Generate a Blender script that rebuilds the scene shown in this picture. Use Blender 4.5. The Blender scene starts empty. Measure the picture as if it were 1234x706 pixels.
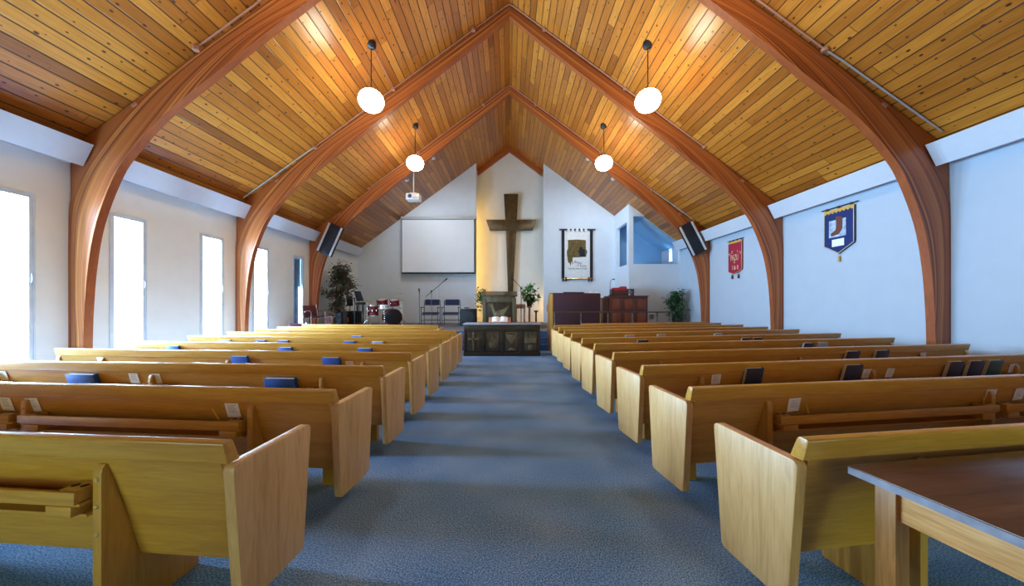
import bpy, bmesh, math, random
from mathutils import Vector, Matrix
random.seed(7)
PI = math.pi
SC = bpy.context.scene
COL = SC.collection

# ------------------------------------------------------------------ camera
F = 411.0; CX = 614.0; CY = 367.5; H = 1.42
cam = bpy.data.cameras.new('camera'); camo = bpy.data.objects.new('camera', cam); COL.objects.link(camo)
cam.sensor_width = 36.0; cam.lens = 36.0 * F / 1234.0
cam.shift_x = (617.0 - CX) / 1234.0; cam.shift_y = (CY - 353.0) / 1234.0
cam.clip_start = 0.05; cam.clip_end = 200
camo.location = (0, 0, H); camo.rotation_euler = (PI / 2, 0, 0)
SC.camera = camo

def px2(px, py, d):
    return ((px - CX) / F * d, H - (py - CY) / F * d)

# ------------------------------------------------------------------ materials
def new_mat(name):
    m = bpy.data.materials.new(name); m.use_nodes = True
    nt = m.node_tree; b = nt.nodes['Principled BSDF']
    return m, nt, b
def N(nt, typ, **kw):
    n = nt.nodes.new(typ)
    for k, v in kw.items(): setattr(n, k, v)
    return n
def setc(sock, c): sock.default_value = (c[0], c[1], c[2], 1.0)
def math_n(nt, op, a=None, b=None, c=None):
    n = N(nt, 'ShaderNodeMath', operation=op)
    for i, v in enumerate((a, b, c)):
        if v is None: continue
        if hasattr(v, 'links'): nt.links.new(v, n.inputs[i])
        else: n.inputs[i].default_value = v
    return n.outputs[0]
def ramp(nt, fac, stops):
    r = N(nt, 'ShaderNodeValToRGB'); e = r.color_ramp.elements
    while len(e) < len(stops): e.new(0.5)
    for i, (p, c) in enumerate(stops):
        e[i].position = p; e[i].color = (c[0], c[1], c[2], 1)
    nt.links.new(fac, r.inputs[0]); return r.outputs[0]
def mix(nt, fac, a, b, blend='MIX'):
    n = N(nt, 'ShaderNodeMix', data_type='RGBA', blend_type=blend)
    for s, v in ((n.inputs[0], fac), (n.inputs[6], a), (n.inputs[7], b)):
        if hasattr(v, 'links'): nt.links.new(v, s)
        elif isinstance(v, (int, float)): s.default_value = v
        else: setc(s, v)
    return n.outputs[2]

def plain(name, c, rough=0.6, metal=0.0, var=0.06, scale=8.0, spec=0.5, emis=None, estr=0.0, bump=0.0):
    m, nt, b = new_mat(name)
    tc = N(nt, 'ShaderNodeTexCoord'); no = N(nt, 'ShaderNodeTexNoise')
    no.inputs['Scale'].default_value = scale; no.inputs['Detail'].default_value = 3
    nt.links.new(tc.outputs['Object'], no.inputs['Vector'])
    lo = [max(0, x * (1 - var)) for x in c]; hi = [min(1, x * (1 + var)) for x in c]
    nt.links.new(ramp(nt, no.outputs[0], [(0.3, lo), (0.7, hi)]), b.inputs['Base Color'])
    b.inputs['Roughness'].default_value = rough; b.inputs['Metallic'].default_value = metal
    b.inputs['Specular IOR Level'].default_value = spec
    if emis:
        setc(b.inputs['Emission Color'], emis); b.inputs['Emission Strength'].default_value = estr
    if bump:
        bp = N(nt, 'ShaderNodeBump'); bp.inputs['Strength'].default_value = bump
        nt.links.new(no.outputs[0], bp.inputs['Height']); nt.links.new(bp.outputs[0], b.inputs['Normal'])
    return m

def wood(name, cols, axis='X', scale=1.0, rough=0.35, uv=False, spec=0.5, fine=90.0, long=1.2):
    """grain runs along `axis`; cols = dark, mid, light"""
    m, nt, b = new_mat(name)
    tc = N(nt, 'ShaderNodeTexCoord'); mp = N(nt, 'ShaderNodeMapping')
    s = {'X': (long, 14, 14), 'Y': (14, long, 14), 'Z': (14, 14, long)}[axis]
    mp.inputs['Scale'].default_value = [k * scale for k in s]
    nt.links.new(tc.outputs['UV' if uv else 'Object'], mp.inputs['Vector'])
    n1 = N(nt, 'ShaderNodeTexNoise'); n1.inputs['Scale'].default_value = 1.0
    n1.inputs['Detail'].default_value = 4; n1.inputs['Distortion'].default_value = 0.6
    nt.links.new(mp.outputs[0], n1.inputs['Vector'])
    rings = math_n(nt, 'FRACT', math_n(nt, 'MULTIPLY', n1.outputs[0], 7.0))
    tri = math_n(nt, 'ABSOLUTE', math_n(nt, 'SUBTRACT', rings, 0.5))
    n2 = N(nt, 'ShaderNodeTexNoise'); n2.inputs['Scale'].default_value = fine / 14.0
    n2.inputs['Detail'].default_value = 3
    nt.links.new(mp.outputs[0], n2.inputs['Vector'])
    f = math_n(nt, 'ADD', math_n(nt, 'MULTIPLY', n1.outputs[0], 0.5), math_n(nt, 'MULTIPLY', tri, 0.16))
    f = math_n(nt, 'ADD', f, math_n(nt, 'MULTIPLY', n2.outputs[0], 0.36))
    nt.links.new(ramp(nt, f, [(0.3, cols[0]), (0.5, cols[1]), (0.72, cols[2])]), b.inputs['Base Color'])
    b.inputs['Roughness'].default_value = rough; b.inputs['Specular IOR Level'].default_value = spec
    bp = N(nt, 'ShaderNodeBump'); bp.inputs['Strength'].default_value = 0.04
    nt.links.new(n2.outputs[0], bp.inputs['Height']); nt.links.new(bp.outputs[0], b.inputs['Normal'])
    return m

def ceiling_mat():
    m, nt, b = new_mat('cedar_decking')
    tc = N(nt, 'ShaderNodeTexCoord'); sp = N(nt, 'ShaderNodeSeparateXYZ')
    nt.links.new(tc.outputs['UV'], sp.inputs[0])
    u, v = sp.outputs[0], sp.outputs[1]
    W = 0.19
    ub = math_n(nt, 'DIVIDE', u, W)
    i = math_n(nt, 'FLOOR', ub); fr = math_n(nt, 'FRACT', ub)
    w1 = N(nt, 'ShaderNodeTexWhiteNoise', noise_dimensions='1D'); nt.links.new(i, w1.inputs['W'])
    vv = math_n(nt, 'ADD', v, math_n(nt, 'MULTIPLY', w1.outputs[0], 9.0))
    vj = math_n(nt, 'DIVIDE', vv, 3.1)
    j = math_n(nt, 'FLOOR', vj); fj = math_n(nt, 'FRACT', vj)
    cv = N(nt, 'ShaderNodeCombineXYZ'); nt.links.new(i, cv.inputs[0]); nt.links.new(j, cv.inputs[1])
    w2 = N(nt, 'ShaderNodeTexWhiteNoise', noise_dimensions='2D'); nt.links.new(cv.outputs[0], w2.inputs['Vector'])
    g = N(nt, 'ShaderNodeCombineXYZ')
    nt.links.new(math_n(nt, 'MULTIPLY', u, 42.0), g.inputs[0]); nt.links.new(math_n(nt, 'MULTIPLY', v, 2.2), g.inputs[1])
    nt.links.new(math_n(nt, 'MULTIPLY', w2.outputs[0], 40.0), g.inputs[2])
    gn = N(nt, 'ShaderNodeTexNoise'); gn.inputs['Scale'].default_value = 1.0; gn.inputs['Detail'].default_value = 4
    gn.inputs['Distortion'].default_value = 0.5
    nt.links.new(g.outputs[0], gn.inputs['Vector'])
    base = ramp(nt, w2.outputs[0], [(0.0, (0.29, 0.092, 0.014)), (0.15, (0.42, 0.142, 0.018)), (0.6, (0.52, 0.19, 0.024)), (1.0, (0.64, 0.265, 0.038))])
    gr = ramp(nt, gn.outputs[0], [(0.3, (0.72, 0.66, 0.6)), (0.6, (1.0, 1.0, 1.0))])
    c = mix(nt, 1.0, base, gr, 'MULTIPLY')
    # knots
    k = N(nt, 'ShaderNodeCombineXYZ')
    nt.links.new(math_n(nt, 'DIVIDE', u, W), k.inputs[0]); nt.links.new(math_n(nt, 'MULTIPLY', v, 3.4), k.inputs[1])
    vo = N(nt, 'ShaderNodeTexVoronoi', voronoi_dimensions='2D'); vo.inputs['Scale'].default_value = 1.0
    nt.links.new(k.outputs[0], vo.inputs['Vector'])
    sc = N(nt, 'ShaderNodeSeparateColor'); nt.links.new(vo.outputs['Color'], sc.inputs[0])
    on = math_n(nt, 'GREATER_THAN', sc.outputs[0], 0.30)
    rad = math_n(nt, 'ADD', 0.030, math_n(nt, 'MULTIPLY', sc.outputs[1], 0.085))
    kd = N(nt, 'ShaderNodeMapRange'); kd.inputs[1].default_value = 0.7; kd.inputs[2].default_value = 1.0
    kd.inputs[3].default_value = 1.0; kd.inputs[4].default_value = 0.0
    nt.links.new(math_n(nt, 'DIVIDE', vo.outputs['Distance'], rad), kd.inputs[0])
    kf = math_n(nt, 'MULTIPLY', math_n(nt, 'MULTIPLY', kd.outputs[0], on), 0.97)
    c = mix(nt, kf, c, (0.055, 0.018, 0.008))
    # grooves between boards and butt joints
    e = math_n(nt, 'MINIMUM', fr, math_n(nt, 'SUBTRACT', 1.0, fr))
    gv = N(nt, 'ShaderNodeMapRange'); gv.inputs[1].default_value = 0.022; gv.inputs[2].default_value = 0.07
    gv.inputs[3].default_value = 1.0; gv.inputs[4].default_value = 0.0
    nt.links.new(e, gv.inputs[0])
    ej = math_n(nt, 'MINIMUM', fj, math_n(nt, 'SUBTRACT', 1.0, fj))
    bj = math_n(nt, 'LESS_THAN', ej, 0.0018)
    gf = math_n(nt, 'MAXIMUM', gv.outputs[0], math_n(nt, 'MULTIPLY', bj, 0.7))
    c = mix(nt, math_n(nt, 'MULTIPLY', gf, 0.95), c, (0.03, 0.011, 0.004))
    nt.links.new(c, b.inputs['Base Color'])
    b.inputs['Roughness'].default_value = 0.30
    bp = N(nt, 'ShaderNodeBump'); bp.inputs['Strength'].default_value = 0.5; bp.inputs['Distance'].default_value = 0.01
    nt.links.new(math_n(nt, 'SUBTRACT', 1.0, gf), bp.inputs['Height']); nt.links.new(bp.outputs[0], b.inputs['Normal'])
    return m

def arch_mat():
    """laminations follow the curve: U along, V across"""
    m, nt, b = new_mat('glulam')
    tc = N(nt, 'ShaderNodeTexCoord'); mp = N(nt, 'ShaderNodeMapping')
    mp.inputs['Scale'].default_value = (0.22, 30.0, 1.0)
    nt.links.new(tc.outputs['UV'], mp.inputs['Vector'])
    sp = N(nt, 'ShaderNodeSeparateXYZ'); nt.links.new(tc.outputs['UV'], sp.inputs[0])
    lam = math_n(nt, 'FLOOR', math_n(nt, 'DIVIDE', sp.outputs[1], 0.038))
    wn = N(nt, 'ShaderNodeTexWhiteNoise', noise_dimensions='1D'); nt.links.new(lam, wn.inputs['W'])
    n1 = N(nt, 'ShaderNodeTexNoise'); n1.inputs['Scale'].default_value = 1.0; n1.inputs['Detail'].default_value = 5
    nt.links.new(mp.outputs[0], n1.inputs['Vector'])
    f = math_n(nt, 'ADD', math_n(nt, 'MULTIPLY', n1.outputs[0], 0.68), math_n(nt, 'MULTIPLY', wn.outputs[0], 0.42))
    c = ramp(nt, f, [(0.30, (0.15, 0.034, 0.010)), (0.48, (0.32, 0.078, 0.018)), (0.66, (0.43, 0.125, 0.026)), (0.88, (0.72, 0.32, 0.08))])
    nt.links.new(c, b.inputs['Base Color'])
    b.inputs['Roughness'].default_value = 0.45
    return m

def carpet_mat(name, c0, c1, c2):
    m, nt, b = new_mat(name)
    tc = N(nt, 'ShaderNodeTexCoord')
    n1 = N(nt, 'ShaderNodeTexNoise'); n1.inputs['Scale'].default_value = 120; n1.inputs['Detail'].default_value = 4
    n1.inputs['Roughness'].default_value = 0.75
    n2 = N(nt, 'ShaderNodeTexNoise'); n2.inputs['Scale'].default_value = 1.3; n2.inputs['Detail'].default_value = 2
    nt.links.new(tc.outputs['Object'], n1.inputs['Vector']); nt.links.new(tc.outputs['Object'], n2.inputs['Vector'])
    f = math_n(nt, 'ADD', n1.outputs[0], math_n(nt, 'MULTIPLY', math_n(nt, 'SUBTRACT', n2.outputs[0], 0.5), 0.15))
    nt.links.new(ramp(nt, f, [(0.38, c0), (0.5, c1), (0.63, c2)]), b.inputs['Base Color'])
    b.inputs['Roughness'].default_value = 0.95; b.inputs['Specular IOR Level'].default_value = 0.1
    bp = N(nt, 'ShaderNodeBump'); bp.inputs['Strength'].default_value = 0.1; bp.inputs['Distance'].default_value = 0.004
    nt.links.new(n1.outputs[0], bp.inputs['Height']); nt.links.new(bp.outputs[0], b.inputs['Normal'])
    return m

def glass_mat(name, tint=(1, 1, 1), gloss=0.06):
    m, nt, b = new_mat(name)
    t = N(nt, 'ShaderNodeBsdfTransparent'); setc(t.inputs[0], tint)
    g = N(nt, 'ShaderNodeBsdfGlossy'); g.inputs['Roughness'].default_value = 0.03
    mx = N(nt, 'ShaderNodeMixShader'); mx.inputs[0].default_value = gloss
    nt.links.new(t.outputs[0], mx.inputs[1]); nt.links.new(g.outputs[0], mx.inputs[2])
    nt.links.new(mx.outputs[0], nt.nodes['Material Output'].inputs[0]); return m

def leaf_mat(name, cols):
    m, nt, b = new_mat(name)
    tc = N(nt, 'ShaderNodeTexCoord'); v = N(nt, 'ShaderNodeTexNoise'); v.inputs['Scale'].default_value = 7.0
    v.inputs['Detail'].default_value = 2
    nt.links.new(tc.outputs['Object'], v.inputs['Vector'])
    st = [(0.28 + 0.44 * i / (len(cols) - 1), c) for i, c in enumerate(cols)]
    nt.links.new(ramp(nt, v.outputs[0], st), b.inputs['Base Color'])
    b.inputs['Roughness'].default_value = 0.5; return m

OAK = ((0.47, 0.215, 0.034), (0.60, 0.295, 0.050), (0.69, 0.375, 0.082))
M = {}
M['ceiling'] = ceiling_mat(); M['arch'] = arch_mat()
M['arch_face'] = wood('glulam_face', ((0.24, 0.055, 0.014), (0.34, 0.085, 0.019), (0.42, 0.125, 0.027)), 'X', rough=0.45, uv=True)
M['oak_x'] = wood('oak_along', OAK, 'X')
M['oak_rail'] = wood('oak_rail', OAK, 'X', rough=0.24)
M['oak_z'] = wood('oak_upright', OAK, 'Z')
M['oak_panel'] = wood('oak_lit_ends', ((0.57, 0.30, 0.10), (0.74, 0.425, 0.16), (0.82, 0.515, 0.22)), 'Z')  # paler oak: window light on the pew ends put into the colour
M['oak_y'] = wood('oak_across', OAK, 'Y')
M['carpet'] = carpet_mat('blue_carpet', (0.022, 0.075, 0.20), (0.13, 0.30, 0.62), (0.50, 0.56, 0.64))
M['step_carpet'] = carpet_mat('deep_blue_carpet', (0.02, 0.05, 0.13), (0.05, 0.12, 0.27), (0.12, 0.2, 0.4))
M['stage_carpet'] = carpet_mat('grey_carpet', (0.10, 0.11, 0.13), (0.21, 0.22, 0.25), (0.33, 0.34, 0.38))
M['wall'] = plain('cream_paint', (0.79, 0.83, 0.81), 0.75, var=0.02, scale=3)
M['wall_r'] = plain('daylit_blue_right_wall', (0.47, 0.555, 0.66), 0.75, var=0.02, scale=3)  # blue of the daylight put into the right wall's own colour
M['wall_f'] = plain('daylit_blue_front_wall', (0.68, 0.77, 0.87), 0.75, var=0.02, scale=3)  # daylight's blue cast worked into the colour of front wall and booth
M['booth_blue'] = plain('daylight_blue_tint', (0.22, 0.42, 0.64), 0.75, var=0.03, scale=3)  # blue daylight inside the booth, painted into the colour
M['soffit'] = plain('white_gloss_paint', (0.58, 0.64, 0.73), 0.5, var=0.02)
M['alum'] = plain('window_aluminium', (0.60, 0.70, 0.80), 0.4, 0.1)
M['glass'] = glass_mat('clear_glass')
M['blackm'] = plain('black_metal', (0.015, 0.016, 0.02), 0.4, 0.3)
M['blackc'] = plain('black_cloth', (0.012, 0.014, 0.022), 0.85, bump=0.2, scale=60)
M['grille'] = plain('speaker_grille', (0.009, 0.011, 0.017), 0.6, var=0.4, scale=160)
M['silver'] = plain('silver_trim', (0.75, 0.77, 0.80), 0.3, 0.4)
M['chrome'] = plain('chrome', (0.78, 0.80, 0.84), 0.18, 0.9)
M['brass'] = plain('brass', (0.55, 0.42, 0.22), 0.3, 0.9)
M['copper'] = plain('brown_conduit', (0.45, 0.22, 0.15), 0.45, 0.1)
M['conduit'] = plain('grey_conduit', (0.55, 0.58, 0.62), 0.4, 0.5)
M['bronze'] = plain('bronzed_wood', (0.085, 0.055, 0.022), 0.28, 0.1, var=0.35, scale=5)
DK = ((0.018, 0.011, 0.006), (0.040, 0.026, 0.014), (0.085, 0.058, 0.032))
M['dark_x'] = wood('dark_carved_wood', DK, 'X', rough=0.32)
M['dark_z'] = wood('dark_carved_upright', DK, 'Z', rough=0.32)
M['relief'] = wood('carved_relief', ((0.035, 0.025, 0.013), (0.070, 0.050, 0.026), (0.125, 0.092, 0.052)), 'Z', rough=0.3)
M['relief_l'] = wood('lightened_motif', ((0.09, 0.065, 0.032), (0.17, 0.125, 0.065), (0.26, 0.20, 0.115)), 'Z', rough=0.22)  # paler than the panels; the carving's shading and glints painted in
M['pulpit'] = wood('pulpit_wood', ((0.06, 0.046, 0.026), (0.11, 0.085, 0.047), (0.18, 0.14, 0.085)), 'Z', rough=0.3)
M['walnut'] = wood('walnut_top', ((0.06, 0.022, 0.012), (0.115, 0.046, 0.024), (0.17, 0.075, 0.042)), 'X', rough=0.28)
M['edge'] = plain('grey_edge_band', (0.30, 0.29, 0.33), 0.35, var=0.2, scale=20)  # grey-blue, for the table edge and the communion tabletop
M['pine_y'] = wood('pine_apron', ((0.50, 0.19, 0.05), (0.82, 0.41, 0.14), (0.93, 0.60, 0.28)), 'Y', rough=0.35)
M['pine_z'] = wood('pine_leg', ((0.34, 0.125, 0.025), (0.52, 0.22, 0.05), (0.64, 0.32, 0.09)), 'Z', rough=0.35)
M['blue_book'] = plain('blue_cover', (0.015, 0.11, 0.52), 0.4)
M['navy_book'] = plain('navy_cover', (0.016, 0.026, 0.075), 0.4)
M['teal_book'] = plain('teal_cover', (0.012, 0.085, 0.10), 0.4)
M['grey_book'] = plain('grey_cover', (0.35, 0.38, 0.5), 0.5)
M['paper'] = plain('paper', (0.80, 0.77, 0.68), 0.8, var=0.05, scale=120)
M['card'] = plain('white_card', (0.90, 0.90, 0.90), 0.7, var=0.04, scale=40)
M['ink'] = plain('grey_print', (0.45, 0.46, 0.5), 0.8)
M['pencil'] = plain('yellow_pencil', (0.75, 0.38, 0.05), 0.5)
M['brass_cap'] = plain('wood_screw_cap', (0.55, 0.36, 0.16), 0.35)
M['hole'] = plain('hole_shade_disc', (0.01, 0.008, 0.006), 0.9)  # flat dark discs in place of cup holes, their shade painted in
M['screen'] = plain('projection_screen', (0.82, 0.89, 0.97), 0.7, var=0.015, scale=2)
M['screen_frame'] = plain('screen_border', (0.02, 0.022, 0.028), 0.5)
M['screen_case'] = plain('screen_housing', (0.45, 0.48, 0.5), 0.4)
M['maroon'] = plain('maroon_vinyl', (0.10, 0.012, 0.022), 0.5)
M['redshell'] = plain('red_drum_shell', (0.20, 0.012, 0.022), 0.2, var=0.15)
M['drumhead'] = plain('drum_head', (0.78, 0.76, 0.72), 0.5)
M['navy_cloth'] = plain('navy_fabric', (0.008, 0.014, 0.05), 0.8, bump=0.2, scale=60)
M['steel_blue'] = plain('dark_chair_frame', (0.05, 0.065, 0.09), 0.4, 0.3)
M['plum'] = plain('plum_cloth', (0.075, 0.032, 0.045), 0.85, bump=0.15, scale=40)
M['gold_wood'] = wood('gold_piano_wood', ((0.45, 0.20, 0.03), (0.62, 0.31, 0.06), (0.72, 0.42, 0.11)), 'Z', rough=0.3)
M['mahog'] = wood('mahogany', ((0.10, 0.022, 0.010), (0.18, 0.045, 0.02), (0.26, 0.075, 0.034)), 'Z', rough=0.35)
M['mahog_frame'] = wood('mahogany_frame', ((0.045, 0.014, 0.010), (0.085, 0.028, 0.018), (0.12, 0.045, 0.03)), 'Z', rough=0.35)
M['red_cloth'] = plain('red_cloth', (0.42, 0.015, 0.03), 0.7)
M['pot'] = plain('black_pot', (0.02, 0.02, 0.022), 0.4)
M['terracotta'] = plain('brown_pot', (0.16, 0.08, 0.04), 0.6)
M['leaf_g'] = leaf_mat('green_leaves', [(0.02, 0.085, 0.02), (0.05, 0.19, 0.035), (0.12, 0.32, 0.06), (0.2, 0.42, 0.1)])
M['leaf_d'] = leaf_mat('dark_green_leaves', [(0.012, 0.05, 0.02), (0.02, 0.10, 0.035), (0.045, 0.16, 0.055), (0.08, 0.22, 0.07)])
M['leaf_m'] = leaf_mat('green_and_burgundy_leaves', [(0.34, 0.05, 0.12), (0.24, 0.06, 0.085), (0.08, 0.16, 0.07), (0.07, 0.14, 0.075), (0.30, 0.05, 0.10)])
M['bark'] = plain('bark', (0.10, 0.065, 0.045), 0.8, var=0.3, scale=20)
M['banner_red'] = plain('red_velvet', (0.36, 0.012, 0.045), 0.85, bump=0.1, scale=50)
M['banner_blue'] = plain('blue_velvet', (0.010, 0.028, 0.15), 0.85, bump=0.1, scale=50)
M['gold'] = plain('gold_thread', (0.66, 0.38, 0.07), 0.5)
M['goldtext'] = plain('pale_gold_thread', (0.72, 0.58, 0.32), 0.5)
M['white_cloth'] = plain('white_cloth', (0.80, 0.82, 0.84), 0.85)
M['sky_cloth'] = plain('pale_blue_cloth', (0.42, 0.55, 0.72), 0.85, var=0.3, scale=14)
M['brown_cloth'] = plain('brown_applique', (0.16, 0.055, 0.035), 0.85)
M['olive_cloth'] = plain('olive_brown_applique', (0.145, 0.095, 0.028), 0.85, var=0.45, scale=14)
M['rod'] = plain('dark_rod', (0.07, 0.04, 0.028), 0.4)
M['plastic_w'] = plain('white_plastic', (0.82, 0.83, 0.86), 0.4)
M['lens'] = plain('lens_blue', (0.05, 0.12, 0.3), 0.1)
M['vent'] = plain('brown_vent', (0.20, 0.15, 0.10), 0.5)
M['sticker'] = plain('orange_red_sticker', (0.75, 0.16, 0.03), 0.5, var=0.4, scale=30)
M['poster'] = plain('red_and_white_print', (0.55, 0.3, 0.34), 0.6, var=0.7, scale=16)
M['blind'] = plain('blue_blind', (0.05, 0.16, 0.34), 0.6, var=0.15, scale=5)
M['globe'] = plain('opal_globe', (0.9, 0.9, 0.88), 0.4, emis=(1.0, 0.85, 0.64), estr=37.0)
M['tube'] = plain('warm_tube', (0.9, 0.8, 0.6), 0.4, emis=(1.0, 0.50, 0.10), estr=26.0)
M['added_door'] = wood('added_door_oak', OAK, 'Z')
M['laptop'] = plain('charcoal_plastic', (0.022, 0.028, 0.036), 0.5)

# ------------------------------------------------------------------ geometry helpers
def quad(bm, vs):
    try: return bm.faces.new(vs)
    except ValueError: return None
def box(bm, x0, x1, y0, y1, z0, z1, bev=0.0, mi=0, mat=None, seg=2):
    r = bmesh.ops.create_cube(bm, size=1.0)
    vs = r['verts']
    for v in vs:
        v.co = Vector(((x0 + x1) / 2 + v.co.x * (x1 - x0), (y0 + y1) / 2 + v.co.y * (y1 - y0), (z0 + z1) / 2 + v.co.z * (z1 - z0)))
    fs = list({f for v in vs for f in v.link_faces})
    for f in fs: f.material_index = mi
    if bev > 0:
        es = list({e for v in vs for e in v.link_edges})
        rr = bmesh.ops.bevel(bm, geom=es, offset=bev, segments=seg, affect='EDGES', profile=0.5)
        vs = list({v for f in rr['faces'] for v in f.verts} | {v for v in vs if v.is_valid})
        for f in rr['faces']: f.material_index = mi
    if mat is not None: bmesh.ops.transform(bm, matrix=mat, verts=vs)
    return vs
def prism(bm, poly, axis, a, b, bev=0.0, mi=0, mat=None, seg=2):
    """poly: 2D outline; axis 'x': (y,z), 'y': (x,z), 'z': (x,y); extruded from a to b"""
    def P(p, t):
        return {'x': (t, p[0], p[1]), 'y': (p[0], t, p[1]), 'z': (p[0], p[1], t)}[axis]
    A = [bm.verts.new(P(p, a)) for p in poly]; B = [bm.verts.new(P(p, b)) for p in poly]
    fs = [bm.faces.new(A), bm.faces.new(B[::-1])]
    n = len(poly)
    for i in range(n): fs.append(bm.faces.new((A[i], B[i], B[(i + 1) % n], A[(i + 1) % n])))
    for f in fs: f.material_index = mi
    bmesh.ops.recalc_face_normals(bm, faces=fs)
    vs = A + B
    if bev > 0:
        es = [e for f in fs[:2] for e in f.edges]
        rr = bmesh.ops.bevel(bm, geom=list(set(es)), offset=bev, segments=seg, affect='EDGES', profile=0.5)
        vs = list({v for f in rr['faces'] for v in f.verts} | {v for v in vs if v.is_valid})
    if mat is not None: bmesh.ops.transform(bm, matrix=mat, verts=vs)
    return vs
def tube(bm, pts, r, seg=8, mi=0, cap=True):
    pts = [Vector(p) for p in pts]; rs = r if isinstance(r, (list, tuple)) else [r] * len(pts)
    rings = []; up = None
    for i, p in enumerate(pts):
        t = (pts[min(i + 1, len(pts) - 1)] - pts[max(i - 1, 0)]).normalized()
        if up is None:
            up = Vector((0, 0, 1)) if abs(t.z) < 0.9 else Vector((1, 0, 0))
        s = t.cross(up)
        if s.length < 1e-5: s = t.orthogonal()
        s.normalize(); up = s.cross(t).normalized()
        rings.append([bm.verts.new(p + (s * math.cos(2 * PI * k / seg) + up * math.sin(2 * PI * k / seg)) * rs[i]) for k in range(seg)])
    fs = []
    for a, b in zip(rings, rings[1:]):
        for k in range(seg): fs.append(bm.faces.new((a[k], a[(k + 1) % seg], b[(k + 1) % seg], b[k])))
    if cap: fs += [bm.faces.new(rings[0][::-1]), bm.faces.new(rings[-1])]
    for f in fs: f.material_index = mi
    bmesh.ops.recalc_face_normals(bm, faces=fs)
    return [v for rr in rings for v in rr]
def lathe(bm, prof, seg=20, c=(0, 0, 0), mat=None, mi=0):
    rings = []
    for r, z in prof:
        if r < 1e-5: rings.append([bm.verts.new((c[0], c[1], c[2] + z))])
        else: rings.append([bm.verts.new((c[0] + r * math.cos(2 * PI * k / seg), c[1] + r * math.sin(2 * PI * k / seg), c[2] + z)) for k in range(seg)])
    fs = []
    for a, b in zip(rings, rings[1:]):
        for k in range(seg):
            k2 = (k + 1) % seg
            if len(a) == 1 and len(b) == 1: continue
            if len(a) == 1: fs.append(bm.faces.new((a[0], b[k2], b[k])))
            elif len(b) == 1: fs.append(bm.faces.new((a[k], a[k2], b[0])))
            else: fs.append(bm.faces.new((a[k], a[k2], b[k2], b[k])))
    for f in fs: f.material_index = mi
    bmesh.ops.recalc_face_normals(bm, faces=fs)
    vs = [v for r in rings for v in r]
    if mat is not None: bmesh.ops.transform(bm, matrix=mat, verts=vs)
    return vs
def rounded(pts, rads, n=5):
    out = []; m = len(pts)
    for i in range(m):
        p = Vector(pts[i]); a = Vector(pts[i - 1]) - p; b = Vector(pts[(i + 1) % m]) - p
        r = rads[i] if isinstance(rads, (list, tuple)) else rads
        if r <= 0: out.append(tuple(p)); continue
        p0 = p + a.normalized() * r; p1 = p + b.normalized() * r
        for k in range(n + 1):
            t = k / n
            q = p0 * (1 - t) ** 2 + p * 2 * t * (1 - t) + p1 * t * t
            out.append(tuple(q))
    return out
def finish(bm, name, mats, smooth=None):
    me = bpy.data.meshes.new(name)
    bm.normal_update(); bm.to_mesh(me); bm.free()
    for m in (mats if isinstance(mats, (list, tuple)) else [mats]): me.materials.append(m)
    if smooth:
        for p in me.polygons: p.use_smooth = True
        try: me.set_sharp_from_angle(angle=math.radians(smooth))
        except Exception: pass
    return me
def link(name, me, parent=None, loc=None, rot=None):
    o = bpy.data.objects.new(name, me); COL.objects.link(o)
    if parent is not None: o.parent = parent
    if loc is not None: o.location = loc
    if rot is not None: o.rotation_euler = rot
    return o
def obj(name, bm, mats, parent=None, loc=None, rot=None, smooth=40):
    return link(name, finish(bm, name, mats, smooth), parent, loc, rot)
def tag(o, label, cat, group=None, kind=None):
    o['label'] = label; o['category'] = cat
    if group: o['group'] = group
    if kind: o['kind'] = kind
    return o
def thing(name, label, cat, loc=(0, 0, 0), rz=0.0, group=None):
    o = bpy.data.objects.new(name, None); COL.objects.link(o); o.empty_display_size = 0.1
    o.location = loc; o.rotation_euler = (0, 0, rz)
    return tag(o, label, cat, group)
def struct(name, bm, mats, parent=None, smooth=None):
    o = obj(name, bm, mats, parent, smooth=smooth)
    if parent is None: o['kind'] = 'structure'
    return o
def BM(): return bmesh.new()
def text(name, body, size, mat, parent, loc, rot, extrude=0.002, align='CENTER', sx=1.0, shear=0.0):
    cu = bpy.data.curves.new(name, 'FONT'); cu.body = body; cu.size = size; cu.extrude = extrude
    cu.align_x = align; cu.align_y = 'CENTER'; cu.materials.append(mat); cu.shear = shear
    tmp = bpy.data.objects.new(name, cu); COL.objects.link(tmp)
    me = bpy.data.meshes.new_from_object(tmp.evaluated_get(bpy.context.evaluated_depsgraph_get()))
    bpy.data.objects.remove(tmp); me.name = name
    o = bpy.data.objects.new(name, me); COL.objects.link(o); o.parent = parent
    o.location = loc; o.rotation_euler = rot; o.scale = (sx, 1, 1)
    return o

# ------------------------------------------------------------------ the room
WX = 7.3; YB = 16.4; YN = 17.25; YR = -1.3; RZ = 8.0 + H; SL = 0.737
def ceil_z(x): return RZ - SL * abs(x)
PF = 0.57                                             # stage height
bm = BM(); box(bm, -7.6, 7.6, YR - 0.2, 17.6, -0.1, 0.0); struct('floor', bm, M['carpet'])

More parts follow.
